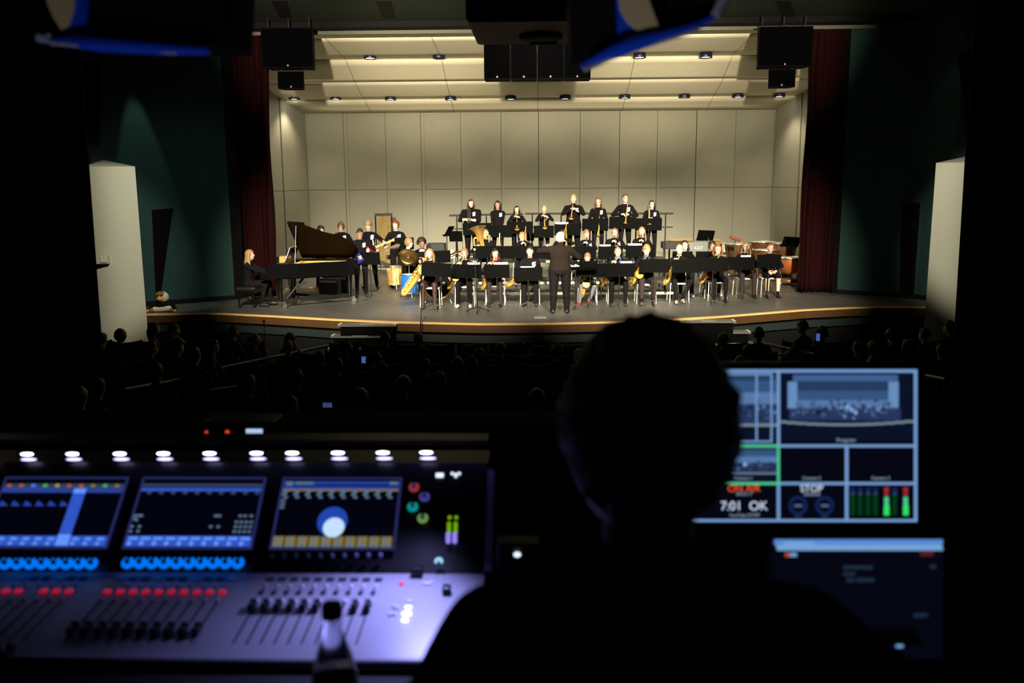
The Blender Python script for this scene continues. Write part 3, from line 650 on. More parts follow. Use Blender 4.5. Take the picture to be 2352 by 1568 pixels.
def chair(label):
    t = thing('band_chair', label, 'chair', group='pale framed band chairs'); mb = MB(); mb.box((0, -.02, .44), (.44, .42, .035), bev=.015); mb.build('seat', chairw, t)
    mb = MB(); rg = []
    for z, y, hw in ((.55, .215, .20), (.62, .235, .215), (.75, .255, .215), (.84, .265, .19)):
        rg.append([(x*hw, y+.025*(x*x)*-1.2, z) for x in (-1, -.5, 0, .5, 1)]+[(x*hw, y+.02+.025*(x*x)*-1.2, z) for x in (1, .5, 0, -.5, -1)])
    mb.loft([[Vector(v) for v in r_] for r_ in rg]); mb.build('backrest', chairw, t)
    for sx in (-1, 1):
        MB().tube([(sx*.21, -.20, .43), (sx*.225, -.215, .0)], .0125, 8).build('leg', chairw, t)
        MB().tube([(sx*.20, .24, .80), (sx*.215, .20, .45), (sx*.225, .25, .0)], .0125, 8).build('leg', chairw, t)
    return t
def stand(label, wdt=.55, H=1.02, lean=-.22, loc=(0, 0, 0), rz=0, roll=0):
    t = thing('music_stand', label, 'music stand', loc, rz, group='black music stands')
    mb = MB(); mb.box((0, 0, .16), (wdt, .006, .32), bev=.002); mb.box((0, .035, .004), (wdt, .07, .006)); mb.tube([(-wdt/2+.02, -.006, .02), (-wdt/2+.02, -.006, .3)], .003, 5); mb.tube([(wdt/2-.02, -.006, .02), (wdt/2-.02, -.006, .3)], .003, 5)
    mb.box((0, -.012, .12), (.05, .02, .14)); mb.v = [(Ry(roll) @ Rx(-lean) @ v)+Vector((0, 0, H-.12)) for v in mb.v]; dk_ = mb.build('desk', stand_m, t)
    MB().tube([(0, -.01, .10), (0, -.01, H)], [.010, .009], 10).build('shaft', blackp, t)
    MB().ell((0, -.03, H-.0), (.022, .012, .010), 0, 10, 6).build('tilt_knob', chrome, dk_)
    MB().tube([(0, -.01, .05), (0, -.01, .62)], .0135, 10).build('lower_tube', blackp, t)
    for k in range(3):
        a = PI/2+k*2*PI/3+PI; MB().tube([(0, -.01, .13), (.10*math.cos(a), -.01+.10*math.sin(a), .085), (.27*math.cos(a), -.01+.27*math.sin(a), .010)], [.010, .010, .007], 8).build('leg', legm, t)
    return t
stand_m = mat('stand_desk_black', (.0024, .0026, .0023), .6, spec=.07); legm = mat('stand_leg_grey', (.20, .19, .17), .35, .6)
# ================================================================== STAIRS, RISERS
def stairs(label, rows, nm):
    x0 = [at(a, y, 18.3).x for a, b, y in rows]; x1 = [at(b, y, 18.3).x for a, b, y in rows]
    cx = (x0[0]+x1[0])/2; t = thing('stage_steps', label, 'steps', (cx, 18.0, hallz(17.5)))
    Yb = floor((rows[0][0]+rows[0][1])/2, rows[0][2], 0).y
    for k, (a, b, y) in enumerate(rows):
        z = -.02-.235*k; Y = floor((a+b)/2, y, z).y-.10; xa = at(a, y, Y).x; xb = at(b, y, Y).x
        mb = MB(); mb.box(((xa+xb)/2, Y, z-.02), (xb-xa, .28, .04), 0); mb.build('tread', mat('tread_top', (.14, .145, .13), .3, spec=.8), t, True)
        tp_m = mat('edge_tape', (.6, .6, .55), .4); MB().box(((xa+xb)/2, Y-.13, z+.002), ((xb-xa)*.25, .02, .006)).build('edge_marking', tp_m, t, True)
        for x in (xa+.03, xb-.03): MB().box((x, Y, z+.002), (.05, .26, .006)).build('edge_marking', tp_m, t, True)
        mb = MB(); mb.box(((xa+xb)/2, Y-.0, (z-.04-.98)/2), (xb-xa-.10, .20, z-.04+.98)); mb.build('riser_board', drape, t, True)
stairs('dark portable steps up to the stage left of centre', [(778, 912, 741.5), (762, 899, 767), (755, 884, 795)], 0)
stairs('dark portable steps behind the operator\'s head, right of centre', [(1560, 1688, 733.5), (1590, 1722, 758), (1600, 1740, 784)], 1)
rail_m = mat('rail_paint', (.20, .18, .14), .45, spec=.6)
def handrail(label, p, q, Yp, Yq, posts=3):
    a = at(*p, Yp); b = at(*q, Yq); t = thing('handrail', label, 'handrail', (a.x, a.y, hallz(a.y)))
    MB().tube([a, b], .028, 10).build('rail_tube', rail_m, t, True)
    for k in range(posts):
        u = (k+.08)/max(1, posts-.84) if posts > 1 else 0; c = a+(b-a)*min(1, u); MB().tube([c, (c.x, c.y, hallz(c.y))], .02, 8).build('post', rail_m, t, True)
handrail('long grey handrail rising towards the left steps', (757, 793), (503, 846), 16.9, 14.0)
handrail('short grey handrail left of the long one, nearer the booth', (428, 870), (284, 895), 12.6, 11.2, 2)
handrail('grey handrail running down from the right steps', (1732, 784), (1872, 814), 16.9, 15.3)
handrail('stub of handrail visible at the right behind the monitor', (2128, 863), (2172, 872), 12.4, 11.8, 2)
handrail('faint handrail stub at the far left above the phone', (350, 947), (305, 958), 9.2, 8.8, 1)
handrail('faint handrail stub among the left audience rows', (543, 889), (480, 898), 11.6, 11.2, 1)
ris_t = mat('riser_top', (.05, .05, .048), .6); ris_e = mat('riser_edge', (.55, .54, .48), .4, .3)
def riser(label, x0, x1, y0, y1, z):
    t = thing('riser_platform', label, 'riser platform', ((x0+x1)/2, (y0+y1)/2, 0), 0, 'choir riser platforms')
    MB().box(((x0+x1)/2, (y0+y1)/2, z-.03), (x1-x0, y1-y0, .05)).build('deck', ris_t, t, True); mb = MB(); mb.box(((x0+x1)/2, y0-.012, z-.03), (x1-x0, .02, .062)); mb.build('edge_strip', ris_e, t, True)
    n = max(2, int((x1-x0)/1.2)+1)
    for k in range(n):
        x = x0+.06+(x1-x0-.12)*k/(n-1)
        if z > .3: MB().tube([(x, y0+.03, z-.05), (x, y0+.03, 0.0)], .018, 8).build('leg', chrome if z < .5 else blackp, t, True); MB().tube([(x, y1-.03, z-.05), (x, y1-.03, 0)], .018, 8).build('leg', blackp, t, True)
        else: MB().box((x, (y0+y1)/2, (z-.05)/2), (.04, y1-y0-.05, z-.055)).build('support', blackp, t, True)
    if z > .3:
        mb = MB()
        for k in range(n-1):
            a = x0+.06+(x1-x0-.12)*k/(n-1); b = a+(x1-x0-.12)/(n-1)
            mb.tube([(a, y0+.03, .08), ((a+b)/2, y0+.03, z-.08), (b, y0+.03, .08)], .010, 6)
        mb.build('cross_brace', blackp, t, True)
bx = [at(1045, 600, 22.6).x, at(1215, 600, 22.6).x, at(1376, 600, 22.6).x, at(1545, 600, 22.6).x]
for i in range(3):
    nm = ['left', 'middle', 'right'][i]
    riser('low front step of the %s choir riser' % nm, bx[i]+.01, bx[i+1]-.01, 21.86, 22.24, .20); riser('middle deck of the %s choir riser, under the seated row' % nm, bx[i]+.01, bx[i+1]-.01, 22.26, 23.36, .41)
    riser('top deck of the %s choir riser, under the standing row' % nm, bx[i]+.01, bx[i+1]-.01, 23.38, 24.5, .83)
def back_rail(label, p0, p1):
    Y = 24.55; a = at(*p0, Y); b = at(*p1, Y); t = thing('riser_rail', label, 'railing', ((a.x+b.x)/2, Y, .83))
    MB().tube([a, b], .024, 8).build('top_rail', blackp, t, True); d = Vector((0, 0, -.36)); MB().tube([a+d, b+d], .017, 8).build('middle_rail', blackp, t, True)
    for u in (.1, .5, .9): c = a+(b-a)*u; MB().tube([c, (c.x, c.y, .0)], .018, 8).build('post', blackp, t, True)
back_rail('black guard rail behind the standing girls on the left riser', (1032, 494.5), (1202, 491)); back_rail('black guard rail behind the middle of the standing row', (1206, 490.5), (1372, 490)); back_rail('black guard rail behind the right end of the standing row', (1376, 490), (1546, 490))
# ================================================================== THE BAND
SAXROT = Ry(.50) @ Rx(.10)
alto0 = sax('saxophone', 'x', 1.15)
ALTO = []; 
def give(proto, P, label, off, rot, mouth=True, name=None):
    o = dup(proto, label) if proto.get('label') != 'x' or proto in USED else proto
    if proto not in USED: USED.append(proto); o['label'] = label
    m = HM[P.name]['mouth'] if mouth else Vector(); return hold(o, P, m+Vector(off), rot)
USED = []
def seat_at(px, ytop, Yp, zf=0., H0=1.29): p = at(px, ytop, Yp); return (p.x, Yp, zf), (p.z-zf)/H0
SEATED = []
def seated(label, px, ytop, yfeet=None, Yp=None, zf=0., chairlabel=None, **kw):
    if Yp is None: Yp = floor(px, yfeet, 0).y+.40
    loc, s = seat_at(px, ytop, Yp-.05, zf); loc = (loc[0], Yp, zf); rz = kw.pop('rz', 0)
    P = person(label, loc, rz, s, 'sit', **kw)
    if chairlabel:
        c = chair(chairlabel) if not SEATED else dup(SEATED[0], chairlabel); SEATED.append(c); c.location = loc; c.rotation_euler = (0, 0, rz)
    return P
def standing(label, px, ytop, Yp, zf, rz=0, **kw):
    p = at(px, ytop, Yp); s = (p.z-zf)/1.675; return person(label, (p.x, Yp, zf), rz, s, 'stand', **kw)
SH = ((-.155, -.27, .74), (-.045, -.30, .95))      # hands on a saxophone
SE = ((-.8, .2, -.6), (.9, .1, -.5))
# front row, left to right
P = seated('girl with wavy blonde hair playing the large baritone saxophone, front row far left', 987, 570, 709, lean=.12, hands=((-.27, -.26, .66), (-.02, -.30, .92)), elbow=SE, hp=-.05, hy=-.35, hair=('long', 'sandy', .24), calf='tights', sock=False, shoes='brown', emblem=False, pants='tights', twist=-.1, chairlabel='pale chair under the baritone saxophone player')
bari = sax('baritone_saxophone', 'long gold baritone saxophone held by the blonde girl at the front left', 1.5, True, 1.25, 3.6); USED.append(bari); hold(bari, P, HM[P.name]['mouth']+Vector((0, -.0, .0)), Ry(.62) @ Rx(.04))
P = seated('boy in glasses and white shoes playing alto saxophone, second in the front row', 1067, 570, 706, hands=SH, elbow=SE, hair=('short', 'sandy'), glasses=True, shoes='white', emblem=False, hp=.05, sock=True, chairlabel='pale chair under the boy in white shoes')
give(alto0, P, 'gold saxophone of the boy in glasses and white shoes', (0, 0, 0), Ry(.50) @ Rx(.1))
P = seated('girl with long black hair and a red neck strap playing saxophone in the front row', 1137, 571, 703, hands=SH, elbow=SE, hair=('long', 'dark', .34), shoes='black', pants='plum', emblem=False, hp=.05, hy=.12, chairlabel='pale chair under the girl with the red strap')
give(alto0, P, 'gold saxophone of the girl with the red strap', (0, 0, 0), Ry(.42) @ Rx(.06))
MB().tube([(-.07, -.07, 1.06), (-.02, -.16, 1.02), (.05, -.14, 1.03), (.08, -.07, 1.10)], .016, 8).build('neck_strap', mat('red_strap', (.55, .01, .02), .6), P)['label'] = 'red neck strap'
P = seated('girl with tied-back hair resting a saxophone on her lap left of the conductor', 1217, 565, 702, hands=((-.20, -.30, .60), (.0, -.30, .78)), elbow=SE, hair=('tied', 'dark'), shoes='blackwhite', hp=.12, g=1.05, chairlabel='pale chair under the girl left of the conductor')
give(alto0, P, 'gold saxophone on the lap of the girl left of the conductor', (.10, -.10, -.22), Ry(.95) @ Rx(.1), True)
P = seated('small boy in grey trousers and red shoes hunched over a saxophone right of the conductor', 1349, 578, 702, hands=((-.17, -.28, .62), (-.02, -.30, .82)), elbow=SE, hair=('short', 'sandy'), shoes='red', pants='grey', hp=.35, lean=.2, emblem=False, sleeve='short', chairlabel='pale chair under the boy in red shoes', legs=(((-.15, -.40, .50), (-.20, -.36, .085)), ((.17, -.36, .48), (.05, -.18, .10))))
give(alto0, P, 'gold saxophone of the boy in red shoes', (0, 0, -.02), Ry(.20) @ Rx(.05))
P = seated('girl with a fringe and blue lanyard playing saxophone, black trousers and white shoes', 1419, 567, 701, hands=SH, elbow=SE, hair=('tied', 'fair'), shoes='blackwhite', emblem=False, g=1.05, spread=1.2, chairlabel='pale chair under the girl with the blue lanyard')
give(alto0, P, 'gold saxophone of the girl with the blue lanyard', (0, 0, -.02), Ry(.56) @ Rx(.1))
lanm = mat('blue_lanyard', (.02, .10, .55), .6)
MB().tube([(-.07, -.08, 1.08), (-.05, -.14, 1.0), (0, -.17, .92), (.05, -.14, 1.0), (.07, -.08, 1.08)], .013, 8).build('lanyard', lanm, P)['label'] = 'blue lanyard'
P = seated('child with curly fair hair and a blue strap playing saxophone in brown leggings', 1485, 563, 700, hands=SH, elbow=SE, hair=('curly', 'fair'), shoes='brown', pants='plum', emblem=False, g=1.12, sock=True, chairlabel='pale chair under the curly fair-haired child')
give(alto0, P, 'gold saxophone of the curly fair-haired child', (0, 0, -.02), Ry(.52) @ Rx(.1))
MB().tube([(-.07, -.08, 1.08), (-.04, -.15, 1.0), (.04, -.15, 1.0), (.07, -.08, 1.08)], .013, 8).build('neck_strap', lanm, P)
P = seated('boy with cropped blond hair and tan shoes playing saxophone, right half of the front row', 1561, 561, 697, hands=SH, elbow=SE, hair=('buzz', 'silverblond'), skin='fair', shoes='tan', emblem=False, legs=(((-.15, -.42, .50), (-.10, -.42, .085)), ((.22, -.36, .50), (.06, -.26, .09))), chairlabel='pale chair under the cropped blond boy')
give(alto0, P, 'gold saxophone of the cropped blond boy', (0, 0, -.02), Ry(.50) @ Rx(.1))
P = seated('girl with brown hair falling over her face playing saxophone', 1649, 560, 694, hands=((-.18, -.27, .68), (-.0, -.30, .86)), elbow=SE, hair=('long', 'chestnut', .20), shoes='black', hp=.15, hy=.12, emblem=False, chairlabel='pale chair under the girl whose hair covers her face')
give(alto0, P, 'gold saxophone of the girl whose hair covers her face', (0, 0, -.05), Ry(.62) @ Rx(.1))
FLH = ((-.06, -.28, .90), (.02, -.30, .74))
P = seated('girl with long light-brown hair and flared trousers holding a silver flute upright', 1714, 555, 684, hands=FLH, elbow=SE, hair=('long', 'sandy', .30), pants='plum', calf='plum', emblem=False, hp=.05, hy=-.1, chairlabel='pale chair under the girl in flared trousers', spread=1.1)
fl0 = clarinet(.60, True); give(fl0, P, 'silver flute held upright by the girl in flared trousers', (0, -.04, .12), Rx(-1.35) @ Rx(2.75))
hold(fl0, P, HM[P.name]['mouth']+Vector((.0, -.10, .10)), Rx(1.50))
P = seated('girl with bare knees holding a woodwind across her lap, front row far right', 1770, 557, 683, hands=((-.10, -.34, .62), (.10, -.34, .64)), elbow=((-.9, .1, -.3), (.9, .1, -.3)), hair=('tied', 'brown'), calf='skin', emblem=False, hp=.1, legs=None, sock=True, chairlabel='pale chair under the girl with bare knees')
for pl in P.children[0].data.materials: pass
P.children[0].data.materials[6] = SKIN['fair']
cl0 = clarinet(.60); cl0['label'] = 'x'; give(cl0, P, 'black and silver woodwind lying across the lap of the bare-kneed girl', (0, 0, 0), Rx(0)); hold(cl0, P, (.30, -.38, .66), Rz(-PI/2) @ Rx(.0) @ Ry(0) @ Rx(-.10))
# conductor
condp = floor(1286, 719)
P = person('white-haired conductor in a black sweater seen from behind with raised arms', (condp.x, condp.y, 0), PI, (at(1276, 533, condp.y).z)/1.69, 'stand', lean=.04, hands=((-.30, -.34, 1.10), (.30, -.36, 1.36)), elbow=((-1, .5, -.3), (1, .5, -.35)), g=1.42, skin='fair', shirt='charcoal', hair=('bob', 'white'), emblem=False, vox=.011, spread=1.25, wide=1.02)
# middle row (seated on the middle deck)
ZM = .41; YM = 22.85
CLH = ((-.03, -.30, .82), (.03, -.29, .94)); CLE = ((-.8, .1, -.5), (.8, .1, -.5))
P = seated('blonde girl in glasses playing the euphonium on the left riser', 1114, 526, Yp=YM, zf=ZM, hands=((-.22, -.26, .84), (.0, -.26, .80)), hair=('long', 'silverblond', .30), glasses=True, emblem=False, hy=-.2, chairlabel='chair on the middle deck under the euphonium player')
eu = euphonium(); USED.append(eu); eu['label'] = 'gold euphonium with its bell tilted up left of the blonde girl'; hold(eu, P, (-.10, -.20, .98), Ry(-.18) @ Rx(.15))
P = seated('boy with thick fair hair playing trombone on the left riser', 1199, 533, Yp=YM, zf=ZM, hands=((-.03, -.28, .98), (.05, -.22, 1.06)), elbow=CLE, hair=('bob', 'fair'), hp=.15, emblem=False, chairlabel='chair on the middle deck under the fair-haired trombonist')
tb = trombone(); give(tb, P, 'gold trombone played by the fair-haired boy', (0, 0, 0), Rx(.9))
P = seated('dark-haired girl playing trombone, half hidden behind the conductor', 1292, 527, Yp=YM, zf=ZM, hands=((-.03, -.28, .98), (.05, -.22, 1.06)), elbow=CLE, hair=('long', 'dark', .22), skin='tan', emblem=False, chairlabel='chair on the middle deck behind the conductor')
give(tb, P, 'gold trombone of the girl behind the conductor', (0, 0, 0), Rx(1.05))
P = seated('boy with sandy short hair playing clarinet right of the conductor, middle row', 1347, 527, Yp=YM, zf=ZM, hands=CLH, elbow=CLE, hair=('short', 'sandy'), hp=.2, chairlabel='chair on the middle deck under the sandy-haired clarinettist')
give(cl0, P, 'black clarinet of the sandy-haired boy in the middle row', (0, 0, 0), Rx(1.1))
P = seated('girl with curly ponytail and glasses playing clarinet, middle row', 1412, 523, Yp=YM, zf=ZM, hands=CLH, elbow=CLE, hair=('tied', 'chestnut'), glasses=True, g=1.08, skin='fair', chairlabel='chair on the middle deck under the curly-ponytailed girl')
mb = MB(); rr = random.Random(3)
for k in range(16): mb.ell((.065+rr.uniform(-.015, .025), .01+rr.uniform(-.02, .03), 1.16-.016*k), (.026, .026, .022), 0, 8, 5)
mb.build('ponytail', hairm('chestnut'), P)
give(cl0, P, 'black clarinet of the curly-ponytailed girl', (0, 0, 0), Rx(1.15))
P = seated('girl with long straight light hair playing clarinet, right end of the middle row', 1474, 521, Yp=YM, zf=ZM, hands=CLH, elbow=CLE, hair=('long', 'fair', .36), hy=-.2, emblem=False, chairlabel='chair on the middle deck under the long-haired clarinettist')
give(cl0, P, 'black clarinet of the girl with long straight hair', (0, 0, 0), Rx(1.15))
P = seated('girl with dark curly hair sitting behind the cropped blond boy', 1573, 552, Yp=22.9, zf=0, hands=CLH, elbow=CLE, hair=('long', 'dark', .20), hy=.2, emblem=False, shoes='white', chairlabel='chair under the dark curly-haired girl on the stage floor')
give(fl0, P, 'silver flute of the dark curly-haired girl', (0, 0, 0), Rx(1.3))
P = seated('dark-haired player mostly hidden behind the girl whose hair covers her face', 1636, 553, Yp=23.0, zf=0, hands=CLH, elbow=CLE, hair=('bob', 'dark'), skin='tan', emblem=False, shoes='white', chairlabel='chair on the floor behind the girl whose hair covers her face')
give(fl0, P, 'silver flute pointing up beside the dark-haired player', (-.12, -.02, .22), Rx(1.57))
# standing row
ZB = .83; YB = 23.75
P = standing('girl with long dark red hair holding a clarinet upright, left end of the standing row', 1082, 458, YB, ZB, hands=((-.09, -.26, 1.14), (.0, -.27, 1.12)), elbow=((-1, .1, -.6), (1, .2, -.6)), g=1.35, wide=1.1, hair=('long', 'darkred', .34), hy=.15, skin='fair', sleeve='mid')
give(cl0, P, 'black clarinet held upright by the girl with dark red hair', (0, 0, 0), Rx(0)); o_ = [x for x in USED]; HB = bpy.data.objects
give(cl0, P, 'second black clarinet beside the upright one of the red-haired girl', (0, 0, 0), Rx(0))
cls = [o for o in bpy.data.objects if o.parent is None and o.name.startswith('clarinet')]
for i_, o in enumerate(sorted(cls, key=lambda q: q.name)[-2:]): hold(o, P, (-.06+.045*i_, -.31, 1.38), Rx(1.57+.0) @ Ry(0))
P = standing('girl with long wavy dark hair and pale chest print, second in the standing row', 1143, 461, YB, ZB, hands=((-.10, -.26, .86), (.08, -.26, .82)), hair=('long', 'dark', .30), skin='tan', hp=.12)
tr0 = trumpet(); tr0['label'] = 'x'; USED.append(tr0); tr0['label'] = 'trumpet hanging below the music stand of the second standing girl'; hold(tr0, P, (.05, -.30, .86), Rx(1.45))
TH = ((-.02, -.30, 1.32), (.03, -.27, 1.34)); TE = ((-1, .1, -.5), (1, .1, -.5))
def tp(P, label, pitch, yaw=0): o = dup(tr0, label); hold(o, P, HM[P.name]['mouth'], Rz(yaw) @ Rx(pitch))
P = standing('short girl with long dark hair playing a trumpet, third in the standing row', 1187, 473, YB, ZB, hands=TH, elbow=TE, hair=('long', 'dark', .28), emblem=False); tp(P, 'trumpet of the short dark-haired girl', 1.0)
P = standing('short boy with fair hair playing trumpet, fourth in the standing row', 1250, 471, YB, ZB, hands=TH, elbow=TE, hair=('short', 'fair')); tp(P, 'trumpet of the short fair-haired boy', .95)
P = standing('tall boy with pale blond hair playing trumpet above the conductor', 1317, 447, YB, ZB, hands=((-.05, -.30, 1.30), (.03, -.28, 1.30)), elbow=TE, hair=('short', 'silverblond'), g=1.25, skin='fair', hy=-.1); tp(P, 'trumpet of the tall pale-blond boy', .95, -.25)
P = standing('girl with long brown hair and glasses holding a trumpet low, standing row', 1374, 454, YB, ZB, hands=((-.12, -.24, .98), (.12, -.26, .96)), hair=('long', 'chestnut', .34), glasses=True, skin='fair'); o = dup(tr0, 'trumpet held low by the girl with long brown hair'); hold(o, P, (.02, -.26, 1.10), Rz(-.3) @ Rx(1.3))
P = standing('boy with brown fringe and glasses resting his trumpet on the stand', 1436, 445, YB, ZB, hands=((-.12, -.27, 1.16), (.08, -.27, 1.15)), elbow=TE, hair=('short', 'brown'), glasses=True, g=1.02, skin='fair'); o = dup(tr0, 'trumpet held against the chest of the boy with the fringe'); hold(o, P, (.04, -.26, 1.40), Rz(-.5) @ Rx(1.25))
P = standing('girl with long black hair and glasses, right end of the standing row', 1497, 460, YB, ZB, hands=((-.10, -.26, 1.14), (.10, -.26, 1.0)), hair=('long', 'dark', .38), glasses=True, skin='fair'); o = dup(tr0, 'trumpet of the girl with black hair at the right end'); hold(o, P, (-.10, -.28, 1.40), Rx(1.5))
# rhythm section
P = standing('black-haired person in profile behind the piano lid', 733, 518, 24.6, 0, rz=.9, hair=('bob', 'dark'), hp=.2, emblem=False, vox=.014)
P = standing('boy with brown bowl-cut hair and glasses standing behind the piano lid', 784, 510, 25.0, 0, hair=('bob', 'brown'), glasses=True, hp=.2, vox=.014, hands=((-.2, -.2, .95), (.2, -.2, 1.0)))
GH = ((-.16, -.24, .98), (.40, -.24, 1.16)); GE = ((-1, .3, -.3), (1, .1, -.8))
P = standing('boy with short dark hair and glasses playing the bass beside the piano tail', 826, 525, floor(826, 681).y, 0, rz=.25, hands=GH, elbow=GE, hair=('short', 'dark'), glasses=True, hp=.25, skin='tan'); BASSP = P
P = standing('boy with curly blond hair and a white strap playing electric guitar', 846, 507, floor(868, 662).y, 0, rz=.1, hands=GH, elbow=GE, hair=('curly', 'fair'), hp=.4, skin='fair', shoes='blackwhite', legs=(((-.12, -.03, .49), (-.14, 0, .085)), ((.12, -.03, .49), (.16, .02, .085)))); GTP = P
MB().tube([(-.10, .05, 1.42), (.10, -.12, 1.34), (.13, -.155, 1.22), (.10, -.165, 1.08)], .020, 8, 0, True, .4).build('guitar_strap', whitep, P)['label'] = 'broad white strap'
P = standing('boy with red-brown hair and a neck chain behind a music stand near the chimes', 909, 506, 24.6, 0, hair=('bob', 'red'), skin='fair', sleeve='short', hands=((-.24, -.24, 1.02), (.22, -.24, .96)))
MB().tube([(-.06, -.02, 1.405), (-.045, -.115, 1.34), (0, -.14, 1.31), (.045, -.115, 1.34), (.06, -.02, 1.405)], .004, 6).build('chain', brass, P)
P = seated('young drummer in glasses with swept-back hair facing right behind the cymbal', 934, 546, Yp=23.5, hair=('bob', 'sandy'), glasses=True, rz=1.1, hands=((-.15, -.36, .75), (.12, -.36, .78)))
P = seated('child with a dark round afro and white collar seated beside the drums', 966, 547, Yp=24.2, hair=('afro', 'dark'), skin='brown', rz=.55, collar=True, hands=((-.15, -.3, .7), (.15, -.3, .7)), chairlabel='chair under the child with the white collar')
def guitar(label, bodym, neckm, k=1.):
    t = thing('electric_guitar', label, 'guitar'); mb = MB(); out = []
    for a in range(28):
        th = 2*PI*a/28; r = .15+.035*math.cos(2*th)+.02*math.cos(3*th); out.append((r*1.25*math.cos(th), 0, r*.95*math.sin(th)))
    mb.prism(out, (0, .04, 0)); mb.build('guitar_body', bodym, t); MB().box((.42*k, -.008, 0), (.56*k, .022, .05)).build('fretboard', neckm, t)
    mb = MB(); mb.prism([(.70*k, -.005, -.03), (.86*k, -.005, -.045), (.90*k, -.005, .0), (.84*k, -.005, .045), (.70*k, -.005, .03)], (0, .018, 0)); mb.build('headstock', neckm, t)
    mb = MB(); [mb.tube([(.73*k+.025*i, .004, -.03), (.73*k+.025*i, .004, -.075)], .008, 6) for i in range(6)]; mb.build('tuning_pegs', chrome, t); mb = MB(); mb.box((-.02, -.006, 0), (.12, .012, .09)); mb.build('pickguard', whitep, t); return t
g1 = guitar('electric guitar with a pale maple neck held by the curly blond boy', mat('red_lacquer', (.30, .02, .02), .3), lightwood); hold(g1, GTP, (-.02, -.19, 1.04), Ry(-.38) @ Rz(-.12))
g2 = guitar('bass guitar with a glossy blue body held by the boy beside the piano', mat('blue_purple_lacquer', (.05, .05, .55), .25), mat('dark_fretboard', (.10, .05, .03), .4), 1.15); hold(g2, BASSP, (-.02, -.21, 1.0), Ry(-.30) @ Rz(-.1))
# pianist and bench
pb = floor(566, 712); bench = thing('piano_bench', 'black padded piano bench at the left end of the piano', 'bench', (floor(572, 705).x, 21.0, 0)); pX = bench.location.x
P = person('girl with very long blonde hair seated in profile at the grand piano', (pX-.02, 21.0, .0), PI/2, (at(570, 572, 21.0).z)/1.30, 'sit', lean=.06, hands=((-.12, -.58, .74), (.12, -.58, .74)), elbow=((-.3, .4, -.9), (.3, .4, -.9)), hair=('long', 'fair', .52), emblem=False, shoes='blackwhite', hp=.0, hy=.1, legs=(((-.11, -.42, .52), (-.10, -.30, .085)), ((.11, -.44, .52), (.11, -.44, .10))))
mb = MB(); mb.box((0, 0, .44), (.42, .75, .09), bev=.03); mb.build('padded_top', mat('bench_leather', (.012, .012, .012), .28), bench); MB().box((0, 0, .36), (.38, .70, .07)).build('bench_frame', gloss, bench)
for a in (-1, 1):
    for b in (-1, 1): MB().tube([(a*.16, b*.32, .33), (a*.17, b*.33, 0)], [.028, .02], 8).build('leg', gloss, bench)
# ------------------------------------------------------------------ grand piano (keyboard at the left, tail to the right)
x0 = at(622, 640, 20.8).x; x1 = at(827, 620, 22.0).x; LP = x1-x0
pn = thing('grand_piano', 'black grand piano with its lid raised, left side of the stage', 'piano', ((x0+x1)/2, 21.3, 0)); px0, py0 = x0-pn.location.x, -.72
W_ = 1.48
def outline(e=0.):
    P = [(0, -e), (.42, -e), (.62, .0-e), (.80, .05-e), (1.0, .16-e), (1.2, .30-e), (1.42, .42-e), (1.62, .50-e), (1.82, .60-e), (1.98, .74-e), (LP-.04+e, .92), (LP+e, 1.10), (LP-.02+e, 1.28), (LP-.10, 1.42), (LP-.28, W_+e), (0, W_+e)]
    return [(px0+(x*LP/2.15 if i < 10 else x), py0+y) for i, (x, y) in enumerate(P)]
mb = MB(); O = outline(); mb.prism([(x, y, .68) for x, y in O if x > px0+.0], (0, 0, .02)); n = len(O); I = [(px0+LP/2+(x-px0-LP/2)*.93, py0+.78+(y-py0-.78)*.90) for x, y in O]
for k in range(n):
    a, b, c, d = O[k], O[(k+1) % n], I[(k+1) % n], I[k]
    z0 = .68; 
    if k == n-1: continue
    mb.prism([(a[0], a[1], z0), (b[0], b[1], z0), (c[0], c[1], z0), (d[0], d[1], z0)], (0, 0, .34))
mb.build('case_rim', gloss, pn)
mb = MB(); mb.prism([(x, y, .93) for x, y in I], (0, 0, .02)); mb.build('iron_frame', mat('gold_frame', (.30, .14, .04), .45, .4), pn)
mb = MB()
for k in range(26): mb.tube([(px0+.42, py0+.12+k*.05, .965), (px0+.42+min(LP-.72, .40+k*.05), py0+.14+k*.05, .965)], .003, 4)
mb.build('strings', brass, pn)
mb = MB(); mb.box((px0+.10, py0+W_/2, .71), (.30, W_-.08, .05)); mb.box((px0+.25, py0+W_/2, .85), (.06, W_-.06, .30)); mb.box((px0+.12, py0+.03, .80), (.34, .07, .22)); mb.box((px0+.12, py0+W_-.03, .80), (.34, .07, .22)); mb.box((px0-.09, py0+.06, .74), (.2, .12, .10), bev=.02); mb.box((px0-.09, py0+W_-.06, .74), (.2, .12, .10), bev=.02); mb.box((px0-.06, py0+W_/2, .70), (.26, W_, .04)); mb.build('keybed', gloss, pn)
mb = MB(); mb.box((px0-.09, py0+W_/2, .735), (.15, W_-.26, .02)); [mb.box((px0-.05, py0+.16+k*.0345, .75), (.085, .012, .016), 1) for k in range(34)]; mb.build('keys', [whitep, black], pn)
for i, (lx, ly) in enumerate(((.22, .14), (.22, W_-.16), (LP-.22, 1.15))): mb = MB(); mb.tube([(px0+lx, py0+ly, .68), (px0+lx, py0+ly, .60), (px0+lx, py0+ly, .16)], [.085, .075, .052], 8); mb.build('leg', gloss, pn)
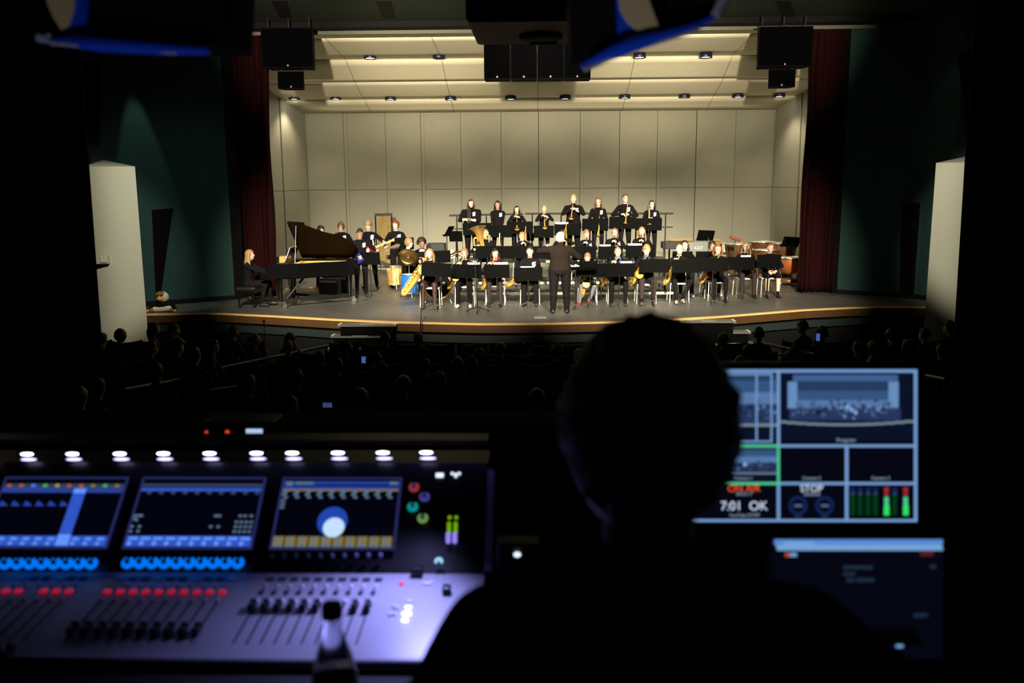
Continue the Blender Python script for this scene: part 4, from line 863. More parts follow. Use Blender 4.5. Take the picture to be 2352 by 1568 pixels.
# lid: hinged on the far side
th = math.radians(37); hy = py0+W_; hz = 1.03
def lidpt(x, y, o=0.): r = (hy-y); return (x, hy-r*math.cos(th)-o*math.sin(th)*-1*0, hz+r*math.sin(th)+o)
L = outline(.02); Lm = [p for p in L if p[0] > px0+.40]; Lm = [(px0+.42, py0-.02)]+Lm[0:]+[(px0+.42, hy)]
mb = MB(); q = [Vector(lidpt(x, y)) for x, y in Lm]; nn = Vector((0, math.sin(th), math.cos(th)))*.022; mb.prism(q, nn); mb.build('lid', mirror_brown, pn)
mb = MB(); q = [Vector(lidpt(*p)) for p in ((px0+.42, py0-.02), (px0+.80, py0+.03), (px0+.80, hy), (px0+.42, hy))]; q = [v+nn*1.1 for v in q]; mb.prism(q, nn); mb.build('lid_flap', gloss, pn)
MB().tube([(px0+.62, py0+.06, 1.02), Vector(lidpt(px0+.60, py0+.10))], .014, 8).build('prop_stick', chrome, pn)
mb = MB(); mb.prism([(px0+.30, py0+.45, 1.03), (px0+.30, py0+1.15, 1.03), (px0+.42, py0+1.15, 1.32), (px0+.42, py0+.45, 1.32)], (.02, 0, 0)); mb.build('music_desk', gloss, pn)
mb = MB(); mb.tube([(px0+.30, py0+.6, .66), (px0+.33, py0+.68, .2)], .02, 8); mb.tube([(px0+.30, py0+.86, .66), (px0+.33, py0+.78, .2)], .02, 8); mb.box((px0+.30, py0+.73, .17), (.14, .3, .06)); mb.build('pedal_lyre', gloss, pn)
mb = MB(); [mb.box((px0+.18, py0+.65+.08*k, .13), (.14, .03, .015)) for k in range(3)]; mb.build('pedals', brass, pn)
# wheeled truck under the piano
mb = MB(); c = Vector((px0+1.25, py0+.85, .16)); ends = [(px0+.22, py0+.14), (px0+.22, py0+W_-.16), (px0+LP-.22, py0+1.15)]
for e in ends: mb.box(((c.x+e[0])/2, (c.y+e[1])/2, .17), ((Vector((e[0], e[1], .17))-c).length, .07, .06), 0, Rz(math.atan2(e[1]-c.y, e[0]-c.x)))
mb.tube([(px0+.35, py0+.2, .2), (px0+.72, py0+.35, .66)], .028, 8); mb.build('wheel_truck', blackp, pn)
for e in ends: mb = MB(); mb.tube([(e[0]+.12, e[1]-.08, .055), (e[0]+.12, e[1]-.04, .055)], .055, 18); mb.box((e[0]+.12, e[1]-.06, .125), (.05, .07, .05)); mb.build('caster', mat('caster_grey', (.14, .14, .14), .3, .6), pn)
t = thing('sheet_music', 'white sheet music standing on the piano music desk', 'sheet music', (pn.location.x+px0+.36, pn.location.y+py0+.75, 1.05)); MB().prism([(-.075, -.24, 0), (-.075, .24, 0), (.045, .24, .30), (.045, -.24, .30)], (-.012, 0, .004)).build('pages', whitep, t)
# amplifier, cables
def amp(label, px, py, ztop_px, w, d):
    p = floor(px, py); t = thing('amplifier', label, 'amplifier', (p.x, p.y+d/2, 0), -.08); h = at(px, ztop_px, p.y).z
    MB().box((0, 0, h/2+.02), (w, d, h-.03), bev=.02).build('cabinet', mat('amp_vinyl', (.012, .012, .012), .6), t); MB().box((0, -d/2-.004, h*.42), (w-.06, .012, h*.70)).build('grille_cloth', mat('amp_grille', (.02, .02, .02), .9, noise=.4, nscale=200), t)
    MB().box((0, -d/2-.008, h*.88), (w-.05, .02, h*.13)).build('control_panel', mat('amp_panel', (.22, .22, .22), .4, .5), t)
    mb = MB(); [mb.lathe([(.011, 0), (.010, .02)], (-w/2+.08+k*(w-.16)/8, -d/2-.018, h*.88), 10, 0, Rx(PI/2)) for k in range(9)]; mb.build('knobs', whitep, t); MB().tube([(-.1, 0, h), (-.08, 0, h+.03), (.08, 0, h+.03), (.1, 0, h)], .01, 6).build('handle', rubber, t); return t
amp('black guitar amplifier with a row of pale knobs under the piano', 756, 684, 641, .50, .28)
amp('taller dark amplifier cabinet half hidden behind the small one', 776, 676, 634, .55, .30)
ycm = mat('yellow_cable', (.62, .36, .05), .5)
def cable(label, pxs, m=ycm, r=.008, cat='cable', name='cable'):
    P = [floor(x, y, r) for x, y in pxs]; Q = []
    for i in range(len(P)-1):
        for u in range(4):
            t = u/4; p0, p1, p2, p3 = P[max(i-1, 0)], P[i], P[i+1], P[min(i+2, len(P)-1)]; Q.append(.5*((2*p1)+(p2-p0)*t+(2*p0-5*p1+4*p2-p3)*t*t+(3*p1-p0-3*p2+p3)*t**3))
    Q.append(P[-1]); return tag(MB().tube(Q, r, 6).build(name, m), label, cat)
cable('yellow cable looping on the floor left of the amplifier', [(655, 663), (680, 666), (700, 662), (690, 670), (712, 669), (726, 663), (712, 660), (702, 668), (730, 672), (736, 662)])
cable('yellow cable coiled on the floor beside the piano tail', [(800, 670), (794, 665), (800, 661), (812, 664), (816, 672), (806, 678), (796, 673)])
cable('thin black cable across the floor near the bass player', [(832, 690), (845, 686), (858, 672), (850, 668), (870, 664)], rubber, .006)
# ------------------------------------------------------------------ music stands
def mstand(label, cx, ytop, wpx, base, rz=0, zf=0., lean=-.22, roll=0, Y=None):
    if Y is None: p = floor(base[0], base[1], zf)
    else: p = at(base[0], base[1], Y); p.z = zf
    q = at(cx, ytop, p.y); sc_ = FPX/((q-EYE).dot(_f)); H = q.z-zf-.19
    return stand(label, wpx/sc_, H, lean, (at(cx, ytop, p.y).x, p.y, zf), rz, roll)
S_ = [('music stand in front of the baritone saxophone player', 1001, 603, 69, (1002, 713), .05, .06), ('music stand in front of the boy in white shoes', 1072, 607, 68, (1076, 708), -.08, .02), ('music stand with white pages in front of the girl with the red strap', 1141, 607, 58, (1142, 707), 0, 0),
 ('music stand in front of the girl left of the conductor', 1213, 614, 66, (1214, 706), .05, -.01), ('music stand in front of the boy in red shoes', 1356, 605, 64, (1350, 708), -.05, 0), ('music stand in front of the girl with the blue lanyard', 1423, 604, 70, (1420, 706), .03, 0),
 ('music stand in front of the curly fair-haired child', 1503, 594.5, 69, (1502, 702), 0, 0), ('music stand in front of the cropped blond boy', 1577, 595, 66, (1577, 702), -.06, 0), ('music stand in front of the girl whose hair covers her face', 1638, 592, 66, (1635, 701), 0, 0),
 ('music stand in front of the girl in flared trousers', 1702, 590, 62, (1697, 686), -.1, 0), ('music stand in front of the girl with bare knees', 1766, 584.5, 54, (1763, 685), 0, 0), ('music stand in front of the bass player', 850, 579, 47, (847, 683), -.1, 0)]
for lb, cx, yt, wp, bs, rz, ro in S_: mstand('black '+lb, cx, yt, wp, bs, rz, 0, -.2, ro)
for lb, cx, yt, wp in (('black music stand in front of the euphonium player', 1119, 564.5, 66), ('black music stand in front of the fair-haired trombonist', 1183, 564.5, 62), ('black music stand just left of the conductor, middle row', 1240, 565, 50), ('black music stand in front of the sandy-haired clarinettist', 1342, 566, 54), ('black music stand in front of the curly-ponytailed girl', 1402, 565, 56), ('black music stand in front of the long-haired clarinettist', 1470, 562, 66)):
    mstand(lb, cx, yt, wp, (cx, yt), 0, .41, -.2, 0, 22.33)
for lb, cx, yt, wp, Y in (('black music stand in front of the dark curly-haired girl', 1567, 577, 46, 22.3), ('black music stand in front of the hidden dark-haired player', 1620, 577, 44, 22.4)): mstand(lb, cx, yt, wp, (cx, yt), 0, 0, -.2, 0, Y)
for lb, cx, yt, wp in (('black music stand in front of the girl with dark red hair', 1096, 512, 66), ('black music stand in front of the second standing girl', 1152, 517, 50), ('black music stand in front of the short dark-haired trumpeter', 1194, 508.5, 60), ('black music stand in front of the short fair-haired boy', 1249, 518, 46), ('black music stand in front of the tall pale-blond boy', 1303, 513, 60), ('black music stand in front of the girl with long brown hair', 1367, 502, 60), ('black music stand in front of the boy with the fringe', 1429, 497.5, 60), ('black music stand in front of the black-haired girl at the right end', 1490, 501, 60)):
    mstand(lb, cx, yt, wp, (cx, yt), 0, .83, -.2, 0, 23.45)
mstand('black music stand in front of the boy with red-brown hair', 928, 545, 44, (928, 545), .1, 0, -.2, 0, 24.0); mstand('black music stand right of the drums', 1015, 575, 40, (1015, 575), .1, 0, -.2, -.03, 22.9)
mstand('empty black music stand raised against the shell at the right', 1619, 527.5, 40, (1620, 527), .2, 0, -.35, .06, 26.2); mstand('tilted black music stand beside the timpani', 1814, 541.5, 42, (1816, 541), .2, 0, -.45, .08, 26.0)
mstand('empty black music stand standing on the left end of the top riser', 1047, 527, 30, (1047, 527), 0, .83, -.5, 0, 23.8); mstand('music stand turned edge-on at the left end of the riser', 1025, 515, 22, (1025, 515), 1.0, .83, -.6, 0, 24.0)
# conductor's stand, flat, with the white score
p = floor(1296, 712, 0); t = stand('wide black conductor stand just right of the conductor', .95, at(1330, 614, p.y).z+.06, -1.0, (at(1322, 612, p.y).x, p.y, 0), PI)
def paper(label, px, y0, y1, w, Y, tilt=-.20, n=1):
    a = at(px, y0, Y); b = at(px, y1, Y); t = thing('sheet_music', label, 'sheet music', b); mb = MB(); hw = w/2; h = (a.z-b.z)
    for sx in (-1, 1): mb.prism([(0, .012, 0), (sx*hw, 0, .01), (sx*hw, tilt*h, h), (0, tilt*h+.012, h*.97)], (0, .006, .002))
    mb.build('pages', whitep, t)
paper('open white score on the conductor stand', 1313, 594, 613, .34, p.y-.02, .5)
for lb, px, y0, y1, w, Y in (('white sheet music on the stand of the girl with the red strap', 1150, 602, 609, .32, floor(1142, 707).y), ('white pages on the stand left of the conductor', 1212, 611.5, 615, .32, floor(1215, 706).y), ('pages on the blue-lanyard girl\'s stand', 1438, 600, 605, .26, floor(1420, 706).y), ('white pages on the flautist\'s stand', 1713, 586, 591, .24, floor(1697, 686).y), ('white pages on the stand of the tall pale-blond boy', 1290, 510, 515, .34, 23.40), ('white sheet music on the white-shoed boy\'s stand', 1088, 602.5, 608, .28, floor(1076, 708).y), ('white pages on the stand of the long-haired clarinettist', 1458, 559, 564, .34, 22.28), ('white pages on the stand of the curly-ponytailed girl', 1390, 561.5, 566, .26, 22.28)): paper(lb, px, y0, y1, w, Y-.03)
# ================================================================== PERCUSSION
def drum(name, label, px, py, wpx, ytop, shellm, feet=True, hoopm=chrome, tilt=0., legs=3, zb=None):
    p = floor(px, py); s_ = FPX/((p-EYE).dot(_f)); r = wpx/s_/2; zt = at(px, ytop, p.y).z; zb = zb or .16
    t = thing(name, label, 'drum', p, 0); M = Rx(tilt)
    MB().lathe([(r*.97, zb), (r, zb+.005), (r, zt-.01), (r*.97, zt-.01)], n=28, M=M).build('shell', shellm, t)
    MB().lathe([(.001, zt-.008), (r*.98, zt-.006), (r*.98, zt-.002), (.001, zt)], n=28, M=M).build('drum_head', skinhead, t)
    for z in (zt-.01, zb+.01): MB().torus((0, 0, z) if not tilt else M @ Vector((0, 0, z)), r*1.03, .011, 0, 28, 6, M).build('hoop', hoopm, t)
    for k in range(6):
        a = k*PI/3+.3; c, q = math.cos(a), math.sin(a); MB().tube([M @ Vector((r*1.05*c, r*1.05*q, zt-.01)), M @ Vector((r*1.05*c, r*1.05*q, zb+.02))], .006, 6).build('tension_rod', chrome, t)
    for k in range(legs):
        a = k*2*PI/3+.9; c, q = math.cos(a), math.sin(a); MB().tube([(r*1.08*c, r*1.08*q, zb+.25), (r*1.1*c, r*1.1*q, .06), (r*1.25*c, r*1.25*q, .0)], .008, 6).build('leg', chrome, t)
    return t
drum('tom_drum', 'natural wood floor tom left of the blue drum', 907, 664, 33, 610, lightwood, zb=.12)
drum('tom_drum', 'second natural wood tom just behind the first', 921, 658, 30, 611, lightwood, zb=.16, legs=0)
drum('tom_drum', 'blue floor tom with chrome hardware', 941, 682, 36, 629, bluelaq, zb=.10)
def snare():
    p = floor(902, 640); zt = at(905, 584, p.y).z; t = thing('snare_drum', 'pale-headed snare drum behind the wooden toms', 'drum', p); MB().lathe([(.17, zt-.13), (.175, zt-.01), (.001, zt)], n=28).build('shell', chrome, t); MB().lathe([(.001, zt), (.168, zt), (.168, zt+.006), (.001, zt+.006)], n=28).build('drum_head', skinhead, t); MB().tube([(0, 0, 0), (0, 0, zt-.1)], .015, 8).build('stand', chrome, t)
snare()
def bass_drum():
    p = floor(1006, 697); zc = at(1006, 655, p.y).z; t = thing('bass_drum', 'bass drum with black head and pale wooden hoop behind the baritone saxophone player', 'drum', (p.x, p.y+.25, 0)); M = Rx(PI/2) 
    R_ = .32; MB().lathe([(R_, -.22), (R_, .22)], (0, 0, zc), 36, 0, M).build('shell', bluelaq, t); MB().lathe([(.001, .225), (R_*.97, .225), (R_*.97, .215), (.001, .215)], (0, 0, zc), 36, 0, M).build('drum_head', black, t)
    MB().torus((0, -.235, zc), R_, .018, 0, 40, 8, M).build('hoop', lightwood, t); words('ST', frame(mtx(t) @ Vector((.13, -.245, zc+.03)), (1, 0, .25), (-.25, 0, 1)), .10, whitep, t)
    for sx in (-1, 1): MB().tube([(sx*.2, -.1, zc-.2), (sx*.32, -.18, 0)], .012, 6).build('leg', chrome, t)
bass_drum()
def cym(label, px, py, Y, R_, tilt, zb, roll=0, base=None):
    c = at(px, py, Y); t = thing('cymbal_stand', label, 'cymbal', (c.x, Y, 0)); M = Rx(tilt) @ Ry(roll); C = Vector((0, 0, c.z))
    MB().lathe([(.001, .022), (.03, .018), (.05, .004), (R_*.6, -.004), (R_, -.018), (R_*.6, -.007), (.001, .015)], C, 40, 0, M).build('cymbal', bronze, t)
    mb = MB(); mb.ell(C+M @ Vector((0, 0, .04)), (.014, .014, .018)); mb.tube([C+M @ Vector((0, 0, -.03)), C+M @ Vector((0, 0, .05))], .005, 6); mb.build('wing_nut', chrome, t)
    MB().tube([C, (0, .06, c.z-.10), (0, .06, .25)], [.010, .012, .014], 8).build('pole', chrome, t)
    for k in range(3): a = k*2*PI/3+.5; MB().tube([(0, .06, .42), (.30*math.cos(a), .06+.30*math.sin(a), .02)], .010, 6).build('leg', chrome, t); 
    for k in range(3): a = k*2*PI/3+.5; MB().ell((.30*math.cos(a), .06+.30*math.sin(a), .02), (.025, .025, .02)).build('rubber_foot', rubber, t)
cym('large tilted bronze ride cymbal on a chrome stand', 938, 590, 22.4, .27, .75, .2, .2)
cym('small dark cymbal on its stand beside the right-hand drum music stand', 1046, 579, 23.4, .19, .08, .2, -.3)
def straight_mic(label, px, ytop, base, R_=.3, headm=None, Y=None, zb=0., h=None):
    p = floor(*base, zb) if Y is None else Vector((at(*base, Y).x, Y, zb)); zt = at(px, ytop, p.y).z-zb; x = at(px, ytop, p.y).x-p.x
    t = thing('microphone_stand', label, 'microphone stand', p); MB().tube([(0, 0, .1), (x*.6, 0, zt*.6)], .012, 8).build('lower_tube', blackp, t); MB().tube([(x*.6, 0, zt*.55), (x, 0, zt-.12)], .008, 8).build('upper_tube', chrome if headm is None else blackp, t)
    MB().tube([(x, 0, zt-.16), (x, 0, zt-.04)], [.012, .018], 10).build('microphone', chrome if headm is None else blackp, t); MB().ell((x, 0, zt-.025), (.027, .027, .028)).build('microphone_grille', whitep if headm is None else blackp, t)
    for k in range(3): a = k*2*PI/3-PI/2; MB().tube([(0, 0, .13), (R_*math.cos(a), R_*math.sin(a), .015)], .010, 8).build('leg', blackp, t)
straight_mic('straight microphone stand with a pale microphone at the front of the stage', 1090, 570, (1097, 718))
straight_mic('black microphone stand standing on the hall floor before the bari saxophone', 968, 655, (962, 790), .28, 1, 18.0, -1.0)
straight_mic('thin black microphone stand rising from the audience before the left stage edge', 606, 733, (603, 800), .2, 1, 17.9, -1.0)
# chimes
p = Vector((at(884, 600, 28.8).x, 28.8, 0)); t = thing('tubular_chimes', 'rack of gold tubular chimes in a black frame against the shell', 'chimes', p, .1); zt = at(884, 492, p.y).z; s_ = FPX/((p-EYE).dot(_f)); W2 = 36/s_/2*1.02
for sx in (-1, 1): MB().tube([(sx*W2, 0, .05), (sx*W2, 0, zt)], .022, 8).build('frame_post', blackp, t); MB().tube([(sx*W2, -.3, .05), (sx*W2, .3, .05)], .02, 8).build('foot', blackp, t)
MB().box((0, 0, zt-.02), (2*W2+.04, .12, .10)).build('top_rail', blackp, t); MB().box((0, 0, .16), (2*W2, .06, .05)).build('bottom_rail', blackp, t)
for k in range(11): MB().tube([(-W2+.05+k*(2*W2-.1)/10, -.06, zt-.05), (-W2+.05+k*(2*W2-.1)/10, -.06, .42-.018*k)], .0185, 10).build('chime_tube', mat('chime_brass', (.78, .60, .24), .3, .85), t)
for k in range(8): MB().tube([(-W2+.07+k*(2*W2-.14)/9, .03, zt+.06), (-W2+.07+k*(2*W2-.14)/9, .03, zt-.3)], .0185, 10).build('rear_chime_tube', mat('chime_brass', (.78, .60, .24), .3, .85), t)
# timpani
rearcop = mat('copper_bowl_shaded', (.20, .085, .03), .45, .4)  # darker copper for the rear bowls, their shade put into the colour
def timp(label, px, py, wpx, ytop, copper=rearcop):
    p = floor(px, py); s_ = FPX/((p-EYE).dot(_f)); r = wpx/s_/2; zt = at(px, ytop, p.y).z; t = thing('timpani', label, 'timpani', (p.x, p.y+r, 0)); hb = min(.55, zt-.28)
    MB().lathe([(.05, zt-hb), (r*.45, zt-hb+.03), (r*.78, zt-hb*.72), (r*.95, zt-hb*.3), (r*.97, zt-.03)], n=36).build('bowl', copper, t)
    MB().lathe([(.001, zt+.004), (r*.97, zt), (r*.97, zt-.02), (.001, zt-.02)], n=36).build('drum_head', skinhead, t); MB().torus((0, 0, zt-.005), r, .016, 0, 40, 8).build('hoop', chrome, t)
    mb = MB()
    for k in range(8): a = k*PI/4+.2; mb.box((r*1.03*math.cos(a), r*1.03*math.sin(a), zt+.005), (.035, .035, .035))
    mb.build('tuning_lugs', chrome, t)
    for k in range(4): a = k*PI/2+.5; c, q = math.cos(a), math.sin(a); MB().tube([(r*1.02*c, r*1.02*q, zt-.05), (r*.75*c, r*.75*q, .16)], .020, 6).build('strut', mat('timpani_strut', (.20, .11, .04), .4, .4), t)
    MB().lathe([(.01, .06), (r*.7, .06), (r*.72, .16), (.01, .17)], n=8).build('base', mat('timpani_strut', (.20, .11, .04), .4, .4), t)
    for k in range(3): a = k*2*PI/3+3.6; MB().lathe([(.005, -.02), (.045, -.02), (.045, .02), (.005, .02)], (r*.72*math.cos(a), r*.72*math.sin(a), .045), 14, 0, Rx(PI/2)).build('caster', chrome, t)
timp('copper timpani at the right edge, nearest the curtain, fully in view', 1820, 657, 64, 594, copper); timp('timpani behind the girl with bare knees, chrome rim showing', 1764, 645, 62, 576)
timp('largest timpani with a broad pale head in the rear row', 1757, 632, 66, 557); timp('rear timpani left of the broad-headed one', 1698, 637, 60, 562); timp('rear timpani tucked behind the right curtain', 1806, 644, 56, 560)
def box_thing(name, label, cat, pxc, ytop, ybot, wpx, Y, dpt, m, extra=None, zf=0, rz=0):
    a = at(pxc, ytop, Y); b = at(pxc, ybot, Y); s_ = FPX/((a-EYE).dot(_f)); w_ = wpx/s_; h = a.z-b.z; t = thing(name, label, cat, (a.x, Y+dpt/2, zf), rz); MB().box((0, 0, b.z+h/2-zf), (w_, dpt, h), bev=.02).build('case_body' if name != 'xylophone' else 'bars_bed', m, t)
    if b.z-zf > .15:
        for sx in (-1, 1): MB().tube([(sx*(w_/2-.06), 0, b.z-zf+.01), (sx*(w_/2-.04), 0, 0)], .02, 8).build('leg', chrome, t)
    return t, w_, h, b.z
t, w_, h, zb_ = box_thing('percussion_controller', 'grey electronic mallet controller marked KAT behind the right riser', 'keyboard', 1615, 555, 580, 50, 25.6, .5, greycase); words('KAT', frame(mtx(t) @ Vector((-.12, -.256, zb_+h*.42)), (1, 0, 0), (0, 0, 1)), .13, whitep, t)
box_thing('equipment_case', 'tall grey equipment case left of the KAT keyboard', 'case', 1584, 557, 604, 24, 25.2, .4, greycase); box_thing('equipment_case', 'dark padded case resting near the riser\'s right end', 'case', 1548, 556, 572, 50, 25.0, .5, mat('dark_case', (.02, .02, .022), .7)); box_thing('equipment_case', 'black flat case behind the drum player\'s music stand', 'case', 1000, 560, 582, 42, 24.8, .5, mat('dark_case', (.02, .02, .022), .7))
box_thing('equipment_case', 'white boxes on the floor behind the left riser end', 'box', 1063, 574, 594, 64, 25.2, .5, mat('cream_box', (.66, .62, .50), .6)); 
def xylo(label, pxc, ytop, wpx, Y):
    a = at(pxc, ytop, Y); s_ = FPX/((a-EYE).dot(_f)); w_ = wpx/s_; t = thing('xylophone', label, 'xylophone', (a.x, Y, 0)); n = max(8, int(w_/.05)); mb = MB()
    for k in range(n): mb.box((-w_/2+(k+.5)*w_/n, 0, a.z-.0), (w_/n*.75, .32-.12*k/n, .02), bev=.004); mb.box((-w_/2+(k+.5)*w_/n, .26, a.z+.03), (w_/n*.7, .2, .02))
    mb.build('bars', mat('bar_wood', (.55, .32, .12), .35), t); MB().box((0, .1, a.z-.05), (w_+.08, .5, .05)).build('frame', mat('xylo_frame', (.35, .22, .09), .5), t)
    for sx in (-1, 1): MB().tube([(sx*w_/2, .1, a.z-.07), (sx*w_/2, .1, 0)], .025, 8).build('leg', blackp, t)
xylo('tan-barred xylophone behind the right end of the riser', 1565, 552, 52, 26.4); xylo('second tan-barred keyboard instrument right of the first', 1633, 553, 50, 26.6)
t = thing('temple_blocks', 'row of red-brown temple blocks on a sloping bar', 'percussion', (at(1690, 550, 25.8).x, 25.8, 0)); a = at(1677, 546, 25.8); b = at(1700, 554, 25.8)
MB().tube([a, b], .015, 8).build('mounting_bar', blackp, t, True)
for k in range(4): c = a.lerp(b, (k+.5)/4); MB().box(c+Vector((0, 0, .03)), (.09, .12, .07), 0, Ry(.3), bev=.012).build('block', mat('red_block', (.35, .07, .02), .35), t, True)
MB().tube([a.lerp(b, .5), (t.location.x, 25.8, 0)], .015, 8).build('stand_pole', chrome, t, True)
t = thing('hand_drum', 'dark red conga drum right of the grey folding chair', 'drum', floor(1664, 612)); zt = at(1664, 556, t.location.y).z; MB().lathe([(.13, .0), (.16, zt*.5), (.17, zt*.8), (.15, zt)], n=24).build('shell', mat('conga_red', (.25, .02, .015), .3), t); MB().lathe([(.001, zt+.01), (.15, zt+.008), (.15, zt-.01)], n=24).build('drum_head', skinhead, t)
# grey folding chair backs at the right
c = dup(SEATED[0], 'empty pale chair behind the girl in flared trousers'); c.location = floor(1672, 620); c.rotation_euler = (0, 0, -.2)
c.children[0].name; fc = chair('empty grey-padded folding chair beside the timpani'); fc.location = floor(1668, 604); fc.rotation_euler = (0, 0, .3)
for ch in fc.children:
    if ch.name.startswith('backrest') or ch.name.startswith('seat'): ch.data = ch.data.copy(); ch.data.materials[0] = chairg
box_thing('wooden_box', 'low orange wooden box seen past the left curtain behind the piano', 'box', 646, 589, 604, 54, 23.4, .3, lightwood)
box_thing('floor_monitor', 'pale little marker plate taped to the stage floor near the edge', 'floor plate', 1241, 729.5, 733, 30, 19.0, .22, mat('plate_grey', (.20, .20, .18), .6))
box_thing('laptop', 'tilted black framed case with pale edge between the trombonist and the short boy', 'case', 1218, 535, 553, 17, 24.1, .2, mat('dark_case', (.02, .02, .022), .7), zf=.83)
# ------------------------------------------------------------------ plush toy on the stage corner
pp = floor(376, 715); u = 1/ (FPX/((pp-EYE).dot(_f))); t = thing('plush_toy', 'brown and white plush toy animal in a black shirt slumped at the left stage corner', 'plush toy', pp); br = mat('plush_brown', (.20, .08, .03), .95, noise=.5, nscale=60, bump=.5); wh = mat('plush_white', (.62, .56, .45), .95, noise=.3, nscale=60, bump=.5); og = mat('plush_tan', (.62, .34, .09), .9)
k = u; mb = MB(); mb.ell((0, 0, 33*k), (14*k, 13*k, 13*k), 0, 18, 12); mb.build('head', wh, t); MB().ell((-3*k, -3*k, 38*k), (12*k, 11.5*k, 9*k), 0, 16, 10).build('cap_fur', br, t); MB().ell((-1*k, -12*k, 31*k), (8*k, 6*k, 7*k), 0, 14, 8).build('muzzle', og, t); mb = MB(); [mb.ell((x*k, -14*k, 38*k), (3*k, 2*k, 2*k)) for x in (-5, 3)]; mb.tube([(-5*k, -17*k, 28*k), (0, -18*k, 27*k), (4*k, -17*k, 28*k)], .8*k, 6); mb.build('face_marks', black, t)
MB().ell((0, 0, 13*k), (24*k, 13*k, 15*k), 0, 18, 10).build('shirt', cloth['black'], t); mb = MB(); mb.cap((-16*k, -8*k, 6*k), (17*k, -9*k, 8*k), 6.5*k, 6.5*k, 14); mb.build('belly', wh, t)
for sx in (-1, 1): MB().cap((sx*20*k, 0, 16*k), (sx*29*k, -8*k, 5*k), 7*k, 5*k).build('arm', cloth['black'], t); MB().ell((sx*31*k, -12*k, 3*k), (4*k, 4*k, 3.5*k)).build('paw', og, t); MB().cap((sx*18*k, -8*k, 5*k), (sx*24*k, -13*k, 4*k), 5*k, 5*k).build('foot', br, t)
# ------------------------------------------------------------------ hanging loudspeakers
spk = mat('speaker_black', (.003, .003, .003), .8, spec=.05); badge = mat('badge_silver', (.6, .65, .7), .3, .7)
def speaker(label, x0, x1, y0, y1, Y, dpt, side=0, taper=.0):
    a = at(x0, y0, Y); b = at(x1, y1, Y); w_, h = b.x-a.x, a.z-b.z; c = Vector(((a.x+b.x)/2, Y, b.z)); t = thing('loudspeaker', label, 'loudspeaker', c); mb = MB(); tw = w_*(.5-taper)
    f_ = [(-w_/2, 0), (w_/2, 0), (tw, dpt), (-tw, dpt)]; mb.prism([(x, y, 0) for x, y in f_], (0, 0, h)); mb.build('cabinet', spk, t); MB().box((0, -.008, h/2), (w_-.03, .012, h-.04)).build('grille', mat('speaker_grille', (.0015, .0015, .002), .95, noise=.3, nscale=300, spec=.0), t); MB().lathe([(.001, 0), (.022, 0), (.022, .006), (.001, .007)], (0, -.016, .05), 14, 0, Rx(PI/2)).build('badge', badge, t)
    return t, w_, h, c
def hang(t, h, xs, dz, y=.2):
    for x in xs: MB().tube([(x, y, h), (x, y, h+dz)], .014, 6).build('hanging_bar', blackp, t)
for lab, x0, x1, y0, y1 in (('large black loudspeaker hanging at the left of the opening', 598, 721, 64, 155), ('large black loudspeaker hanging at the right of the opening', 1744, 1864, 61, 152)):
    t, w_, h, c = speaker(lab, x0, x1, y0, y1, 21.3, .55, taper=.08); hang(t, h, (-w_*.4, 0, w_*.4), .25)
for lab, x0, x1, y0, y1 in (('small black loudspeaker hung beneath the large left one', 637, 699, 164, 204), ('small black loudspeaker hung beneath the large right one', 1766, 1826, 159, 200)):
    t, w_, h, c = speaker(lab, x0, x1, y0, y1, 21.4, .32, taper=.12); hang(t, h, (-w_*.45, w_*.45), .30)
for i in range(4): t, w_, h, c = speaker('black loudspeaker cabinet of the central cluster, %s from the left' % ['first', 'second', 'third', 'fourth'][i], 1111+61.5*i, 1172+61.5*i, 92, 182-.4*i, 19.6, .5, taper=.01); hang(t, h, (0,), .9)
# ------------------------------------------------------------------ hanging projector box and the two blurred covers near the camera
brn = mat('brown_housing', (.06, .03, .018), .6); Y1, z1 = 6.0, at(1235, 49, 6.0).z; xl = at(1070, 49, 6.0).x
t = thing('ceiling_projector', 'brown-black box hanging from the ceiling above the centre cluster', 'projector', (0, 6.5, z1)); MB().box((0, 0, .16), (-2*xl, 1.05, .32), bev=.03).build('housing', brn, t); MB().lathe([(.001, 0), (.15, 0), (.15, -.02), (.001, -.02)], (.03, .1, 0), 24).build('vent_disc', black, t); MB().box((.05, .40, -.005), (.2, .06, .02)).build('slot', black, t); MB().tube([(0, 0, .3), (0, 0, 2.6)], .03, 8).build('hanging_pole', blackp, t)
bluep = mat('blue_plastic', (.01, .07, .75), .25); creamp = mat('cream_panel', (.66, .52, .28), .5); clearp = mat('clear_edge', (.45, .50, .62), .12, .3)
def cover(label, hous, band, panel, lip, tip, Y=1.62):
    t = thing('hanging_cover', label, 'lamp cover', at(lip[len(lip)//2][0], lip[len(lip)//2][1], Y)); A = lambda q, d=0.: [at(x, y, Y+d) for x, y in q]
    MB().prism(A(hous, .02), (0, .12, 0)).build('housing', black, t, True); MB().prism(A(band, .008), (0, .012, 0)).build('side_band', bluep, t, True); MB().prism(A(panel, .0), (0, .008, 0)).build('pale_panel', creamp, t, True)
    MB().tube(A(lip), [.004, .010, .014, .013, .011, .008, .004][:len(lip)], 10, 0, True, 1.0).build('lower_lip', bluep, t, True); MB().tube(A([(x+6, y+8) for x, y in lip[:-1]], -.004), .0045, 8).build('clear_rim', clearp, t, True); MB().tube(A(tip, -.01), .009, 8).build('tip', clearp, t, True)
    MB().tube([at(lip[0][0], -150, Y+.05), at(lip[0][0], -600, Y+.05)], .01, 8).build('hanging_rod', blackp, t, True)
